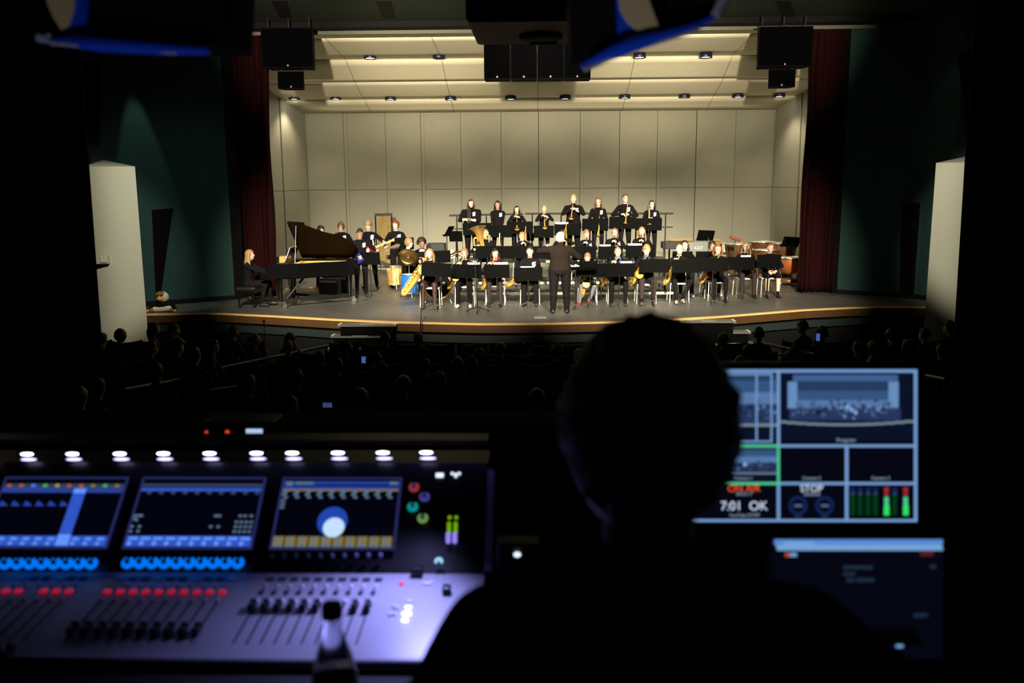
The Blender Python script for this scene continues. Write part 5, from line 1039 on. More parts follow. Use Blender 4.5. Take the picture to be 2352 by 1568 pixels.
cover('blurred dark hanging cover with a blue edge at the top centre', [(1308, -80), (1310, 148), (1350, 150), (1440, 100), (1540, 72), (1632, 42), (1670, -80)], [(1412, -80), (1416, 0), (1420, 95), (1470, 100), (1540, 78), (1490, 72), (1440, 40), (1424, -80)], [(1412, -80), (1424, 20), (1440, 48), (1462, 68), (1490, 78), (1518, 74), (1494, 10), (1470, -80)], [(1335, 152), (1368, 138), (1420, 112), (1480, 92), (1545, 76), (1600, 58), (1640, 38)], [(1644, 34), (1656, 12), (1680, -30)])
cover('blurred dark hanging cover with a blue edge at the top left', [(196, -80), (196, 80), (300, 92), (420, 108), (530, 108), (540, -80)], [(150, 75), (178, -80), (197, -80), (197, 92), (168, 92)], [(96, -80), (108, 8), (122, 40), (140, 68), (155, 56), (166, 20), (176, -80)], [(110, 90), (160, 94), (230, 100), (310, 106), (400, 112), (480, 116)], [(88, 84), (98, 86), (112, 88)])
spot((-.5, .95, 2.25), (.22, 1.62, 3.28), 17, (.9, .88, 1.0), 34, .8, .05); spot((-.5, .95, 2.25), (-.82, 1.62, 3.25), 7, (.85, .85, 1.0), 38, .8, .05)  # unseen spots added only to light the two hanging covers
# ================================================================== THE BOOTH
T1 = math.radians(4.3); T2 = math.radians(41.7)
PA, NA = Vector((0, 1.797, 2.05)), Vector((0, -math.sin(T1), math.cos(T1))); PB, NB = Vector((0, 1.89, 2.107)), Vector((0, -math.sin(T2), math.cos(T2)))
EA, EB = Vector((0, math.cos(T1), math.sin(T1))), Vector((0, math.cos(T2), math.sin(T2))); EX = Vector((1, 0, 0))
fa = lambda x, y, o=0.: onpl(x, y, PA, NA)+NA*o
fb = lambda x, y, o=0.: onpl(x, y, PB, NB)+NB*o
desk = thing('booth_desk', 'black desk under the mixing console and the monitor', 'desk', (0, 1.7, 1.2))
MB().box((0, 1.72, 1.955), (4.2, 1.7, .04), bev=.008).build('desktop', black, desk, True)
for x in (-2, 2):
    for y in (1.0, 2.45): MB().box((x, y, 1.57), (.06, .06, .74)).build('leg', black, desk, True)
XR = fb(1116, 1200).x; XL = XR-1.45
con = thing('mixing_console', 'digital mixing console with three screens and blue-lit faders', 'mixing console', ((XL+XR)/2, 1.75, 1.975))
panelm = mat('console_panel_grey', (.36, .36, .42), .42, .2, noise=.05, nscale=40); conb = mat('console_black', (.004, .004, .006), .35, spec=.3)
Yf = fa(500, 1512).y; zf_ = fa(500, 1512).z; Yj = fa(500, 1315).y; zj = fa(500, 1315).z; Yt = fb(600, 1062).y; zt_ = fb(600, 1062).z
mb = MB(); mb.prism([(XL, Yf, zf_), (XL, Yj, zj), (XL, Yj, 1.98), (XL, Yf, 1.98)], (XR-XL, 0, 0)); mb.build('fader_panel', panelm, con, True)
mb = MB(); mb.prism([(XL, Yj, zj-.0), (XL, Yt, zt_), (XL, Yt+.10, zt_), (XL, Yt+.10, 1.98), (XL, Yj, 1.98)], (XR-XL, 0, 0)); mb.build('screen_panel', conb, con, True)
mb = MB(); mb.tube([(XL, Yf-.012, zf_-.004), (XR, Yf-.012, zf_-.004)], .014, 10); mb.build('front_trim', panelm, con, True)
MB().box(((XL+XR)/2, Yf-.09, zf_-.035), (XR-XL, .14, .05), bev=.02).build('armrest', rubber, con, True)
MB().box((XR+.008, (Yj+Yt)/2, (zj+zt_)/2-.01), (.016, (Yt-Yj)/math.cos(T2), .03), 0, Rx(T2)).build('side_trim', mat('side_trim_grey', (.30, .30, .42), .35, .3), con, True)
# lamp bar along the top edge
ba = fb(20, 1046, .030); bb = fb(1080, 1040, .030); YB_, zB_ = (ba.y+bb.y)/2, (ba.z+bb.z)/2
MB().box(((XL+XR)/2, YB_+.03, zB_+.012), (XR-XL, .06, .012)).build('lamp_bar', conb, con, True)
ledm = glow('console_lamp_white', (.80, .78, 1.0), 9); led_refl = glow('console_lamp_reflection', (.50, .48, .95), 3.2)
for px in (62, 166, 275, 375, 481, 589, 671, 776, 879, 979, -40):
    c = onpl(px, 1043-.007*px*.6, Vector((0, YB_-.004, zB_)), Vector((0, -1, 0))); MB().ell(c, (.015, .004, .0030), 0, 14, 8).build('lamp', ledm, con, True)
    c = onpl(px+4, 1055-.007*px*.4, Vector((0, YB_-.006, zB_)), Vector((0, -1, 0))); MB().ell(c, (.019, .004, .0028), 0, 14, 8).build('lamp_reflection', led_refl, con, True)  # glowing ellipses added in place of the lamps' reflection below the bar
area((XR-.45, YB_-.03, zB_+.06), (XR-.45, Yj-.12, 2.0), .08, LEDC, .9, .03); spot((XR-.12, Yj-.02, 2.34), (XR-.20, Yj-.17, 2.05), 14, (.38, .38, 1.0), 96, 1., .03)
# screens
def G(n, c, s=1.): return glow('screen_'+n, c, s)
sb = G('dim', (.0008, .001, .004), 1); s_blue = G('blue', (.03, .09, .55), 1.); s_lblue = G('lightblue', (.12, .30, .95), 1.); s_mid = G('midblue', (.02, .05, .32)); s_txt = G('text', (.10, .16, .26)); s_bar = G('bar', (.03, .05, .12)); s_gold = G('gold', (.22, .17, .04)); s_frame = G('edge', (.018, .022, .10))
def quadb(mb, x0, y0, x1, y1, h, mi, xs):       # xs maps photo x at top row to panel X
    a = fb(600, y0, h); b = fb(600, y1, h); mb.prism([(x0, b.y, b.z), (x1, b.y, b.z), (x1, a.y, a.z), (x0, a.y, a.z)], NB*.0006, mi)
def console_screen(xa, xb, kind, lbl):
    X0 = fb(xa, 1101).x; X1 = fb(xb, 1101).x; W = X1-X0; o = MB(); quadb(o, X0-.006, 1096, X1+.006, 1262, .0006, 0, 0); fr = o.build('display', [s_frame], con, True); fr['label'] = lbl; mb = MB(); q = lambda u0, y0, u1, y1, mi, h=.0018: quadb(mb, X0+W*u0, y0, X0+W*u1, y1, h, mi, 0)
    q(0, 1101, 1, 1257, 0, .0013)
    if kind == 1:
        q(0, 1113, 1, 1124, 5); q(0, 1124, 1, 1133, 3); q(0, 1233, 1, 1256, 1)
        for k in range(10):
            u0 = k*.1; mb.ell(fb(600, 1119, .003)*0+Vector((X0+W*(u0+.045), fb(600, 1119).y, fb(600, 1119, .004).z)), (.006, .004, .004), 6+[0, 0, 1, 2, 3, 0, 0, 4, 2, 4][k], 8, 6)
            q(u0+.02, 1236, u0+.075, 1243, 2); q(u0+.015, 1247, u0+.05, 1254, 2)
            if k < 6: a = fb(600, 1152, .002); b = fb(600, 1164, .002); mb.prism([(X0+W*(u0+.02), b.y, b.z), (X0+W*(u0+.095), b.y, b.z), (X0+W*(u0+.07), a.y*.5+b.y*.5, a.z*.5+b.z*.5), (X0+W*(u0+.03), a.y, a.z)], NB*.0005, 3)
        q(.60, 1124, .70, 1233, 1, .0026); q(.60, 1124, .70, 1135, 2, .003); q(.60, 1230, .70, 1256, 2, .003)
    elif kind == 2:
        q(0, 1112, 1, 1119, 5); q(0, 1122, 1, 1129, 1); q(0, 1232, 1, 1256, 1)
        for k in range(10):
            u0 = k*.1; q(u0+.055, 1129, u0+.09, 1136, 5); q(u0+.015, 1235, u0+.09, 1241, 2, .0024); q(u0+.012, 1245, u0+.045, 1254, 2, .0024)
        for (u, y) in [(.0, 1183), (.03, 1183), (.05, 1183), (.0, 1190), (.02, 1193), (.66, 1183), (.69, 1183), (.86, 1183), (.9, 1183), (.95, 1183)]+[(.84+.04*i, 1197+11*j) for i in range(4) for j in range(3)]+[(.64+.06*i, 1208) for i in range(2)]+[(.0+.06*i, 1208+11*j) for i in range(2) for j in range(2)]: q(u, y, u+.025, y+5, 4)
    else:
        q(0, 1106, 1, 1113, 3); q(.0, 1117, 1, 1124, 3); q(0, 1124, 1, 1128, 10); q(.02, 1107, .08, 1116, 4, .003); q(.10, 1108, .26, 1114, 4, .003); q(.92, 1107, .99, 1114, 4, .003); q(0, 1232, 1, 1256, 10)
        for k in range(10):
            u0 = k*.1; q(u0+.01, 1126, u0+.045, 1133, 4, .003); q(u0+.0, 1134, u0+.04, 1139, 4, .003); q(u0+.02, 1141, u0+.055, 1145, 4, .003); q(u0+.015, 1234, u0+.055, 1241, 4, .003); q(u0+.01, 1248, u0+.07, 1255, 4, .003); q(u0+.088, 1232, u0+.1, 1256, 0, .003)
        for j in range(4): q(.0, 1147+6*j, .04, 1150+6*j, 4)
    mb.build('screen_image', [sb, s_blue, s_lblue, s_mid, s_txt, s_bar, G('red', (.45, .08, .05)), G('blu2', (.08, .18, .9)), G('grn', (.05, .45, .12)), G('ylw', (.4, .3, .05)), s_gold], fr, True) if True else 0
    fr.children[0].data.materials[10] = s_gold
console_screen(17, 290, 1, 'left console screen with coloured channel dots and a bright blue column'); console_screen(333, 606, 2, 'middle console screen with blue bands'); console_screen(655, 918, 3, 'right console screen with a bright blue round glare and gold labels')
# bright glow of a lit touch point on the third screen
c = fb(768, 1215, .006); MB().ell(c+NB*.003, (.024, .024, .003), 0, 24, 8, Rx(T2)).build('bright_spot', G('spotwhite', (.55, .75, 1.0), 1.), con, True); c = fb(764, 1198, .004); MB().ell(c-NB*.001, (.034, .036, .002), 0, 24, 8, Rx(T2)).build('spot_halo', G('halo', (.015, .06, .42)), con, True)
ringb = glow('ring_blue', (.0, .18, .95), 1.); knobm = mat('knob_violet', (.10, .08, .16), .25)
def knob(px, py, ring, R=.0090, r=.0049, capm=knobm, H=.011, ang=.42):
    c = fb(px, py, .001); 
    if ring: MB().torus(c, R, r, 0, 26, 8, Rx(T2), PI/2+ang, PI/2+2*PI-ang).build('led_ring', ring, con, True)
    mb = MB(); mb.lathe([(.0048, 0), (.0052, H*.6), (.0045, H), (.001, H)], c, 14, 0, Rx(T2)); mb.build('encoder_knob', capm, con, True)
for k in range(8): knob(210.5-28.2*k, 1294, ringb)
for k in range(10): knob(294+28.1*k, 1292.5, ringb)
for k in range(10): knob(626+27.7*k, 1280-.2*k, None)
for px, py, cc in ((951, 1119, (.25, .03, .03)), (975, 1141, (.05, .04, .22)), (948, 1164, (.0, .28, .27)), (971, 1190, (.13, .27, .06))): knob(px, py, glow('ring_%d' % px, cc, 1.), .0085, .0038, mat('knob_lilac', (.4, .36, .7), .2))
wbtn = glow('button_white', (.75, .88, 1.0), 1.3)
def dot(px, py, r, m, nm='indicator', h=.003, fn=fb, T=T2): MB().lathe([(r, 0), (r, h*.7), (r*.6, h), (.0005, h)], fn(px, py, .0008), 12, 0, Rx(T)).build(nm, m, con, True)
MB().box(fb(1010, 1092, .002), (.018, .011, .004), 0, Rx(T2), bev=.0015).build('lit_button', wbtn, con, True)
for px, py in ((1039, 1088), (1047, 1090), (1055, 1088), (1047, 1094)): dot(px, py, .0035, wbtn)
gl_ = glow('meter_green', (.16, .42, .0), 1.); pl_ = glow('meter_violet', (.28, .22, .85), 1.1)
for x in (0, 15): 
    dot(1033+x, 1189, .0042, gl_, 'meter_led')
    for k in range(5): dot(1031.5+x, 1203+4.6*k, .0042, gl_, 'meter_led')
    for k in range(5): dot(1029.5+x, 1227+4.2*k, .0052, pl_, 'meter_led')
MB().torus(fb(1008, 1290, .003), .006, .0032, 0, 16, 8, Rx(T2), -.5, PI+.5).build('headphone_symbol', glow('icon_cyan', (.35, .75, .95), 1.1), con, True)
# fader panel
capb = mat('fader_cap_black', (.006, .006, .008), .5); capt = mat('fader_cap_top', (.20, .20, .30), .3); slotm = mat('fader_slot', (.02, .02, .05), .8); redb = mat('red_button', (.85, .03, .10), .4, emis=.35, ecol=(.9, .02, .08)); clr = mat('clear_button', (.75, .75, .95), .2); dk = mat('dark_button', (.03, .03, .06), .4); stripm = mat('strip_lilac', (.30, .30, .42), .5)
bX = [fa(10+29.2*k, 1363).x for k in range(6)]+[fa(245.5+29.5*k, 1363).x for k in range(10)]
b3 = [fa(590+29.0*k, 1381).x for k in range(10)]
Ya = fa(500, 1384).y; Yb_ = fa(500, 1480).y
def onA(x, py, o=0.): p = fa(600, py, o); return Vector((x, p.y, p.z))
for i, x in enumerate(bX+b3):
    bank3 = i >= 16; MB().box((onA(x, 1384)+onA(x, 1478))/2+NA*.0006, (.0035, (onA(x, 1384)-onA(x, 1478)).length, .0012), 0, Rx(T1)).build('fader_slot', slotm, con, True)
    MB().box((onA(x+.0125, 1330)+onA(x+.0125, 1485))/2+NA*.0004, (.0016, (onA(x, 1330)-onA(x, 1485)).length, .001), 0, Rx(T1)).build('channel_line', stripm, con, True)
    MB().box(onA(x+.002, 1331, .0012), (.016, .012, .003), 0, Rx(T1)).build('key', dk if (i % 3 or bank3) else clr, con, True)
    if not bank3 and i != 2: MB().box(onA(x, 1363, .003), (.014, .012, .008), 0, Rx(T1), bev=.0025).build('red_button', redb, con, True)
    if bank3: MB().box(onA(x, 1361, .002), (.010, .016, .005), 0, Rx(T1), bev=.002).build('select_key', dk, con, True)
    for py, rr_ in ((1347, .0038), (1381, .0042)):
        MB().lathe([(rr_, 0), (rr_, .003), (rr_*.5, .004), (.0004, .004)], onA(x+.001, py, .001), 12, 0, Rx(T1)).build('push_button', clr, con, True)
    y = 1455 if not bank3 else (1399 if i != 23 else 1440)
    if i in (2, 3, 4, 5): y = 1520-10
    if i in (22,): continue
    c = onA(x, y, .009); c2 = onA(x, y+6, .009)
    cp = MB(); rg = []
    for dy, hw, hh in ((-.014, .0062, .0), (-.012, .006, .009), (-.002, .0055, .006), (.002, .0055, .006), (.012, .006, .009), (.014, .0062, .0)):
        q = c+EA*dy; rg.append([q+Vector((-hw, 0, 0))-NA*.008, q+Vector((hw, 0, 0))-NA*.008, q+Vector((hw, 0, 0))+NA*hh, q+Vector((-hw, 0, 0))+NA*hh])
    cp.loft(rg, 0, True, False); cp.build('fader_cap', capb, con, True)
for px, py, m, r in ((923, 1342, redb, .006), (975, 1341, clr, .004), (983, 1342, clr, .005), (991, 1340, clr, .004), (940, 1383, clr, .005), (905, 1394, clr, .004), (912, 1398, clr, .004), (896, 1413, clr, .004), (906, 1412, clr, .004)): dot(px, py, r, m, 'push_button', .004, fa, T1)
wb2 = glow('white_key', (.85, .88, 1.0), 2.2)
for px, py, w_ in ((938, 1398, .014), (934, 1413, .020), (930, 1428, .014)): MB().box(fa(px, py, .004), (w_, .008, .008), 0, Rx(T1), bev=.003).build('white_key', wb2, con, True)
MB().box(fa(958, 1324, .012), (.026, .016, .024), 0, Rx(T1), bev=.002).build('black_connector', conb, con, True); MB().box(fa(1026, 1362, .008), (.018, .02, .018), 0, Rx(T1), bev=.003).build('dark_knob_block', conb, con, True)
# small rack box behind the console
p = at(537, 1020, 2.45); rk = thing('rack_unit', 'small dark rack box with red lamps and a little white display behind the console', 'rack unit', (p.x, 2.5, 1.975)); s_ = FPX/2.5
hh = at(537, 980, 2.45).z-1.975; MB().box((0, .05, hh/2), (.20, .1, hh), bev=.004).build('box_body', conb, rk)
def rkp(x, y): return onpl(x, y, Vector((0, 2.495, 2)), Vector((0, -1, 0)))
for x, y in ((474, 992.5), (522, 992.5)): MB().ell(rkp(x, y), (.005+.0015*(x > 500), .004, .005+.0015*(x > 500))).build('red_lamp', glow('lamp_red', (.75, .05, .02), 1.), rk, True)
for x, y in ((484, 1009), (510, 1009)): MB().torus(rkp(x, y), .009, .003, 0, 18, 6, Rx(PI/2), -1.2, 1.7).build('green_ring', glow('ring_dimgreen', (.0, .10, .05), 1.), rk, True)
for (x0, y0, x1, y1, m) in ((565, 985, 603, 996, glow('disp_white', (.45, .60, .85))), (566, 1011, 605, 1017, glow('disp_white')if 0 else glow('disp_white', (.45, .60, .85))), (570, 997, 584, 1009, glow('disp_green', (.02, .35, .15))), (586, 997, 603, 1009, glow('disp_navy', (.01, .02, .10)))):
    a = rkp(x0, y0); b = rkp(x1, y1); MB().box((a+b)/2, (b.x-a.x, .004, a.z-b.z)).build('display_band', m, rk, True)
# little white lamp and black box right of the console
p = depth(1188, 1272, 1.95); t = thing('device_lamp', 'single small white indicator lamp on a dark box right of the console', 'indicator', (p.x, p.y+.03, 1.975)); MB().box((0, 0, (p.z+.02-1.975)/2), (.09, .05, p.z+.02-1.975), bev=.004).build('box_body', conb, t); MB().ell(p-Vector((0, .003, 0)), (.008, .004, .006)).build('white_lamp', wbtn, t, True)
# cola bottle in front of the console
def bottle():
    c = depth(762, 1398, 1.30); t = thing('drink_bottle', 'clear plastic bottle with black cap and dark drink standing before the faders', 'bottle', (c.x, c.y, c.z-.215)); Z = .215
    MB().lathe([(.001, Z+.008), (.014, Z+.008), (.015, Z+.004), (.015, Z-.012), (.001, Z-.012)], n=20).build('cap', rubber, t)
    MB().lathe([(.0125, Z-.012), (.0128, Z-.03), (.017, Z-.045), (.027, Z-.075), (.0325, Z-.10), (.033, Z-.13), (.031, Z-.15), (.033, .03), (.028, .004), (.001, .002)], n=28, cap=False).build('clear_body', mat('clear_plastic', (.9, .93, 1), .15, trans=1.), t)
    MB().lathe([(.001, Z-.093), (.028, Z-.093), (.0315, Z-.105), (.0315, .012), (.001, .012)], n=24).build('drink', mat('dark_drink', (.008, .005, .012), .2), t)
bottle(); MATS['clear_plastic'].node_tree.nodes['Principled BSDF'].inputs['IOR'].default_value = 1.08
# ------------------------------------------------------------------ multiview monitor
mf = _f; mr = _r0; mu = _u0; MC = depth(1789, 1021, 1.92)
mon = thing('video_monitor', 'large black computer monitor showing a grid of camera views', 'monitor', (MC.x, MC.y+.08, 1.975))
mp = lambda x, y, o=0.: onpl(x, y, MC, mf)-mf*o
def mbox(mb, x0, y0, x1, y1, o=.001, mi=0, th=.0006):
    a, b = mp((x0+x1)/2, (y0+y1)/2), None; pts = []
    for x, y in ((x0, y1), (x1, y1), (x1, y0), (x0, y0)): pts.append(mp(x, y, o))
    mb.prism(pts, -mf*th, mi)
mb = MB(); q = [mp(x, y, -.03) for x, y in ((1458, 1212), (2118, 1214), (2120, 832), (1458, 830))]; mb.prism(q, -mf*.03); mb.build('bezel', conb, mon, True)
mb = MB(); lowc = mp(1789, 1214, -.05); mb.box((lowc.x, lowc.y+.03, (lowc.z+1.975)/2+.02), (.08, .03, lowc.z-1.975+.06)); mb.box((lowc.x, lowc.y+.0, 1.982), (.26, .20, .014)); mb.build('monitor_stand', conb, mon, True)
sm_ = [G('m_black', (.0015, .002, .006)), G('m_line', (.17, .32, .62)), G('m_green', (.07, .55, .27)), G('m_sky1', (.035, .085, .20)), G('m_sky2', (.09, .18, .38)), G('m_dark', (.003, .006, .02)), G('m_floor', (.02, .035, .10)), G('m_edge', (.18, .26, .30)), G('m_hl', (.25, .45, .85)), G('m_pale', (.07, .12, .24)), G('m_ceil', (.05, .12, .28)), G('m_gdim', (.0, .04, .008)), G('m_gbright', (.03, .75, .12)), G('m_red', (.35, .02, .03)), G('m_wall', (.13, .26, .50)), G('m_ring', (.006, .016, .085)), G('m_mid', (.02, .045, .11))]
mb = MB(); mbox(mb, 1474, 846, 2104, 1197, .0006, 0)
rnd = random.Random(11)
def stageview(x0, y0, x1, y1, full=True, dens=90):
    W, H_ = x1-x0, y1-y0; X = lambda u: x0+W*u; Y_ = lambda v: y0+H_*v; mbox(mb, x0, y0, x1, y1, .0014, 5)
    if full:
        mbox(mb, X(.10), Y_(.03), X(.88), Y_(.12), .002, 10)
        for k in range(6): mbox(mb, X(.08), Y_(.12+.07*k), X(.885), Y_(.19+.07*k), .002, [16, 16, 3, 3, 4, 4][k])
        mbox(mb, X(.06), Y_(.13), X(.13), Y_(.52), .0026, 14); mbox(mb, X(.81), Y_(.13), X(.885), Y_(.50), .0026, 14); mbox(mb, X(.07), Y_(.52), X(.9), Y_(.70), .0024, 6)
        N = 14
        for k in range(N): u0, u1 = -.02+1.02*k/N, -.02+1.02*(k+1)/N; v = .70+.045*(1-((u0+u1)-.95)**2*1.1); mbox(mb, X(u0), Y_(v), X(u1), Y_(v+.032), .003, 7)
    else:
        for k in range(5): mbox(mb, x0, Y_(.0+.09*k), x1, Y_(.09+.09*k), .002, [16, 3, 3, 4, 4][k])
        mbox(mb, x0, Y_(.45), x1, Y_(.74), .0024, 6); mbox(mb, x0, Y_(.75), x1, Y_(.79), .003, 7)
    for k in range(dens):
        u = rnd.uniform(.10, .84) if full else rnd.uniform(.0, 1); v = rnd.gauss(.52, .055) if full else rnd.gauss(.55, .08); c = mp(X(u), Y_(v), .0035+.00002*k); r = rnd.uniform(.0014, .004)
        mb.lathe([(r, 0), (r*.98, .0006), (.0002, .0006)], c, 10, rnd.choice([9, 9, 16, 5, 5, 3, 14, 6]), Rx(PI/2-PITCH))
    for k in range(3 if full else 1): mb.lathe([(.004, 0), (.0002, .0006)], mp(X(.50+.03*k), Y_(.50+.04*k), .0065), 12, 8, Rx(PI/2-PITCH))
stageview(1790, 856, 2098, 1012, True, 130); stageview(1560, 860, 1786, 1010, False, 70); stageview(1634, 1027, 1784, 1104, False, 50)
def dot_(x, y, r, mi, o=.004): mb.lathe([(r, 0), (r*.98, .0006), (.0002, .0006)], mp(x, y, o), 16, mi, Rx(PI/2-PITCH))
L_ = 1
mbox(mb, 1474, 848, 2104, 855, .005, L_); mbox(mb, 2097, 850, 2104, 1197, .005, L_); mbox(mb, 1474, 1191, 2104, 1197, .005, L_); mbox(mb, 1783, 848, 1790, 1023, .005, L_); mbox(mb, 1474, 1020, 2104, 1026, .005, L_); mbox(mb, 1474, 1106, 2104, 1112, .005, L_); mbox(mb, 1939, 1023, 1946, 1195, .005, L_); mbox(mb, 1783, 1110, 1790, 1195, .005, L_)
mbox(mb, 1632, 1020, 1786, 1026, .006, 2); mbox(mb, 1632, 1106, 1786, 1112, .006, 2); mbox(mb, 1783, 1020, 1789, 1112, .006, 2); mbox(mb, 1660, 857, 1772, 861, .006, L_); mbox(mb, 1768, 857, 1772, 1015, .006, L_); mbox(mb, 1734, 857, 1738, 1015, .006, L_); mbox(mb, 1660, 1011, 1772, 1015, .006, L_)
for k, x in enumerate((1957, 1974, 1992, 2009, 2034, 2053, 2078)):
    br_ = x in (2034, 2078); mbox(mb, x-5, 1133, x+5, 1182, .003, 11); mbox(mb, x-5, 1118, x+6, 1127, .003, 15 if not br_ else 13); mbox(mb, x-4, 1128, x+5, 1136, .0035, 13 if br_ else 16)
    if br_: mbox(mb, x-6, 1160, x+6, 1182, .005, 12); mbox(mb, x-5, 1140, x+5, 1160, .0045, 2)
for x in (1832, 1893): mb.torus(mp(x, 1160, .003), .0165, .0035, 15, 24, 6, Rx(PI/2-PITCH)); mbox(mb, x-9, 1157, x+9, 1163, .004, 9); mbox(mb, x-8, 1183, x+8, 1186, .004, 16)
mb.build('screen_image', sm_, mon, True)
Mx = lambda x, y: frame(mp(x, y, .006), mr, mu)
wt = G('m_white', (.62, .72, .95)); wt2 = G('m_grey', (.22, .30, .42)); og_ = G('m_orange', (.85, .10, .02))
for tx, x, y, sz, m in (('ON AIR', 1707, 1121, .0175, og_), ('00:23:17', 1708, 1133, .0085, wt2), ('7:01', 1678, 1161, .023, wt), ('OK', 1740, 1161, .023, wt), ('YouTube RTMP', 1708, 1182, .0085, wt2), ('STOP', 1862, 1121, .0175, wt), ('00:00:00', 1863, 1134, .0085, wt2), ('Program', 1941, 1010, .010, wt2), ('Camera 1', 1706, 1097, .0085, wt2), ('Camera 2', 1862, 1097, .0085, wt2), ('Camera 3', 2020, 1097, .0085, wt2)): words(tx, Mx(x, y), sz*1.15, m, mon)
area(mp(1850, 1020, .03), mp(1850, 1020, .5), .08, (.4, .6, 1.0), .5, .3)
# ------------------------------------------------------------------ low touch screen at the bottom right
q0, q1, q2 = depth(1775, 1239, 1.68), depth(2168, 1236, 1.68), depth(1742, 1505, 1.42); ex = (q1-q0).normalized(); N_ = ex.cross(q0-q2).normalized(); 
if N_.z < 0: N_ = -N_
tp_ = lambda x, y, o=0.: onpl(x, y, q0, N_)+N_*o
tab = thing('touch_screen', 'dark low touch screen with a pale blue bar along its top, bottom right', 'touch screen', (tp_(1960, 1380).x, tp_(1960, 1380).y, 1.975))
mb = MB(); mb.prism([tp_(x, y, .0) for x, y in ((1735, 1515), (2206, 1512), (2172, 1230), (1770, 1233))], -N_*.02); mb.build('tablet_body', conb, tab, True); c_ = tp_(1960, 1400, -.01); MB().box((c_.x, c_.y, (c_.z+1.955)/2), (.16, .16, c_.z-1.955)).build('tablet_stand', black, tab, True)
mb = MB()
def tq(x0, y0, x1, y1, mi, o=.0008, dx=0): mb.prism([tp_(x, y, o) for x, y in ((x0+dx, y1), (x1+dx, y1), (x1, y0), (x0, y0))], N_*.0006, mi)
tq(1778, 1238, 2166, 1512, 0, .0004); tq(1778, 1240, 2165, 1252, 1, .001); tq(1782, 1252, 2163, 1265, 2, .001, 3); tq(1800, 1246, 1870, 1256, 2, .0016); tq(1803, 1271, 1813, 1279, 3); tq(1814, 1271, 1830, 1279, 2); tq(2113, 1268, 2144, 1277, 4)
for x0, y0, x1, y1 in ((1936, 1300, 2004, 1308), (1936, 1315, 1964, 1323), (1944, 1329, 1962, 1337), (1966, 1329, 2008, 1337), (2136, 1298, 2150, 1306), (2098, 1410, 2130, 1418)): tq(x0, y0, x1, y1, 5)
tq(2018, 1467, 2052, 1488, 6); tq(2058, 1467, 2074, 1488, 2); tq(2040, 1468, 2050, 1476, 7, .0015)
mb.build('screen_image', [sm_[0], G('t_blue', (.10, .25, .65)), G('t_pale', (.17, .36, .66)), G('t_or', (.5, .08, .02)), G('t_red', (.12, .01, .015)), G('t_txt', (.012, .025, .05)), G('t_navy', (.01, .025, .12)), G('t_grn', (.03, .25, .12))], tab, True)
# ------------------------------------------------------------------ the operator in silhouette
zt = at(1490, 738, 1.08).z; opx = at(1490, 900, 1.05).x; cloth['opblack'] = mat('operator_black_cotton', (.003, .003, .004), .95, spec=.03); HAIRM['opblack'] = (.003, .003, .004); SKIN['dim'] = mat('skin_dim', (.02, .012, .01), .6)  # operator's skin is near black, shade put into its colour
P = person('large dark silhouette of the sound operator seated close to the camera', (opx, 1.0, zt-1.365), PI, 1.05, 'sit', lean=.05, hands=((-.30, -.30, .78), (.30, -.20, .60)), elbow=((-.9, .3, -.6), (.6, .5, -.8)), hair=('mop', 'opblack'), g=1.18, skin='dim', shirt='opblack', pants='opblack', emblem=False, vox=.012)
st = thing('booth_chair', 'black chair under the silhouetted operator', 'chair', (opx, .98, 1.2)); zc_ = zt-1.365+.44-1.2
MB().box((0, 0, zc_-.02), (.48, .46, .07), bev=.02).build('seat', black, st); MB().box((0, -.27, zc_+.30), (.42, .06, .40), bev=.02).build('backrest', black, st); MB().tube([(0, 0, .05), (0, 0, zc_-.04)], .03, 10).build('column', black, st); MB().tube([(0, -.2, zc_-.02), (0, -.30, zc_+.2)], .02, 8).build('back_support', black, st)
for k in range(5): a = k*2*PI/5; MB().tube([(0, 0, .09), (.28*math.cos(a), .28*math.sin(a), .03)], .02, 6).build('base_leg', black, st)
# ================================================================== THE AUDIENCE
seatm = mat('auditorium_seat', (.010, .010, .014), .45, spec=.5); rimm = mat('seat_rim', (.16, .13, .12), .25, spec=.8)
def seat0():
    t = thing('auditorium_seat', 'x', 'seat', group='rows of dark auditorium seats'); rg = []; N = 10; mb = MB()
    def row(z, off, th): 
        o = [Vector((-.27+.54*k/N, -.05-.05*math.sin(PI*k/N)+off, z+(.035*(abs(k/N-.5)*2)**2 if z > .7 else 0))) for k in range(N+1)]; return o+[v+Vector((0, th, 0)) for v in o[::-1]]
    mb.loft([row(.42, .03, .05), row(.6, 0, .06), row(.88, -.05, .03)]); mb.build('backrest', seatm, t)
    o = row(.885, -.05, .03)[:N+1]; MB().tube([v+Vector((0, .015, 0)) for v in o], .006, 6).build('top_rim', rimm, t); MB().box((0, .25, .42), (.48, .44, .09), bev=.02).build('seat_cushion', seatm, t); MB().box((.28, .15, .30), (.04, .36, .60)).build('side_support', seatm, t); return t
proto = None; ORD = ['front', 'second', 'third', 'fourth', 'fifth', 'sixth', 'seventh', 'eighth', 'ninth', 'rearmost']
SEATX = {}
rows_ = [16.5-.98*k for k in range(10)]
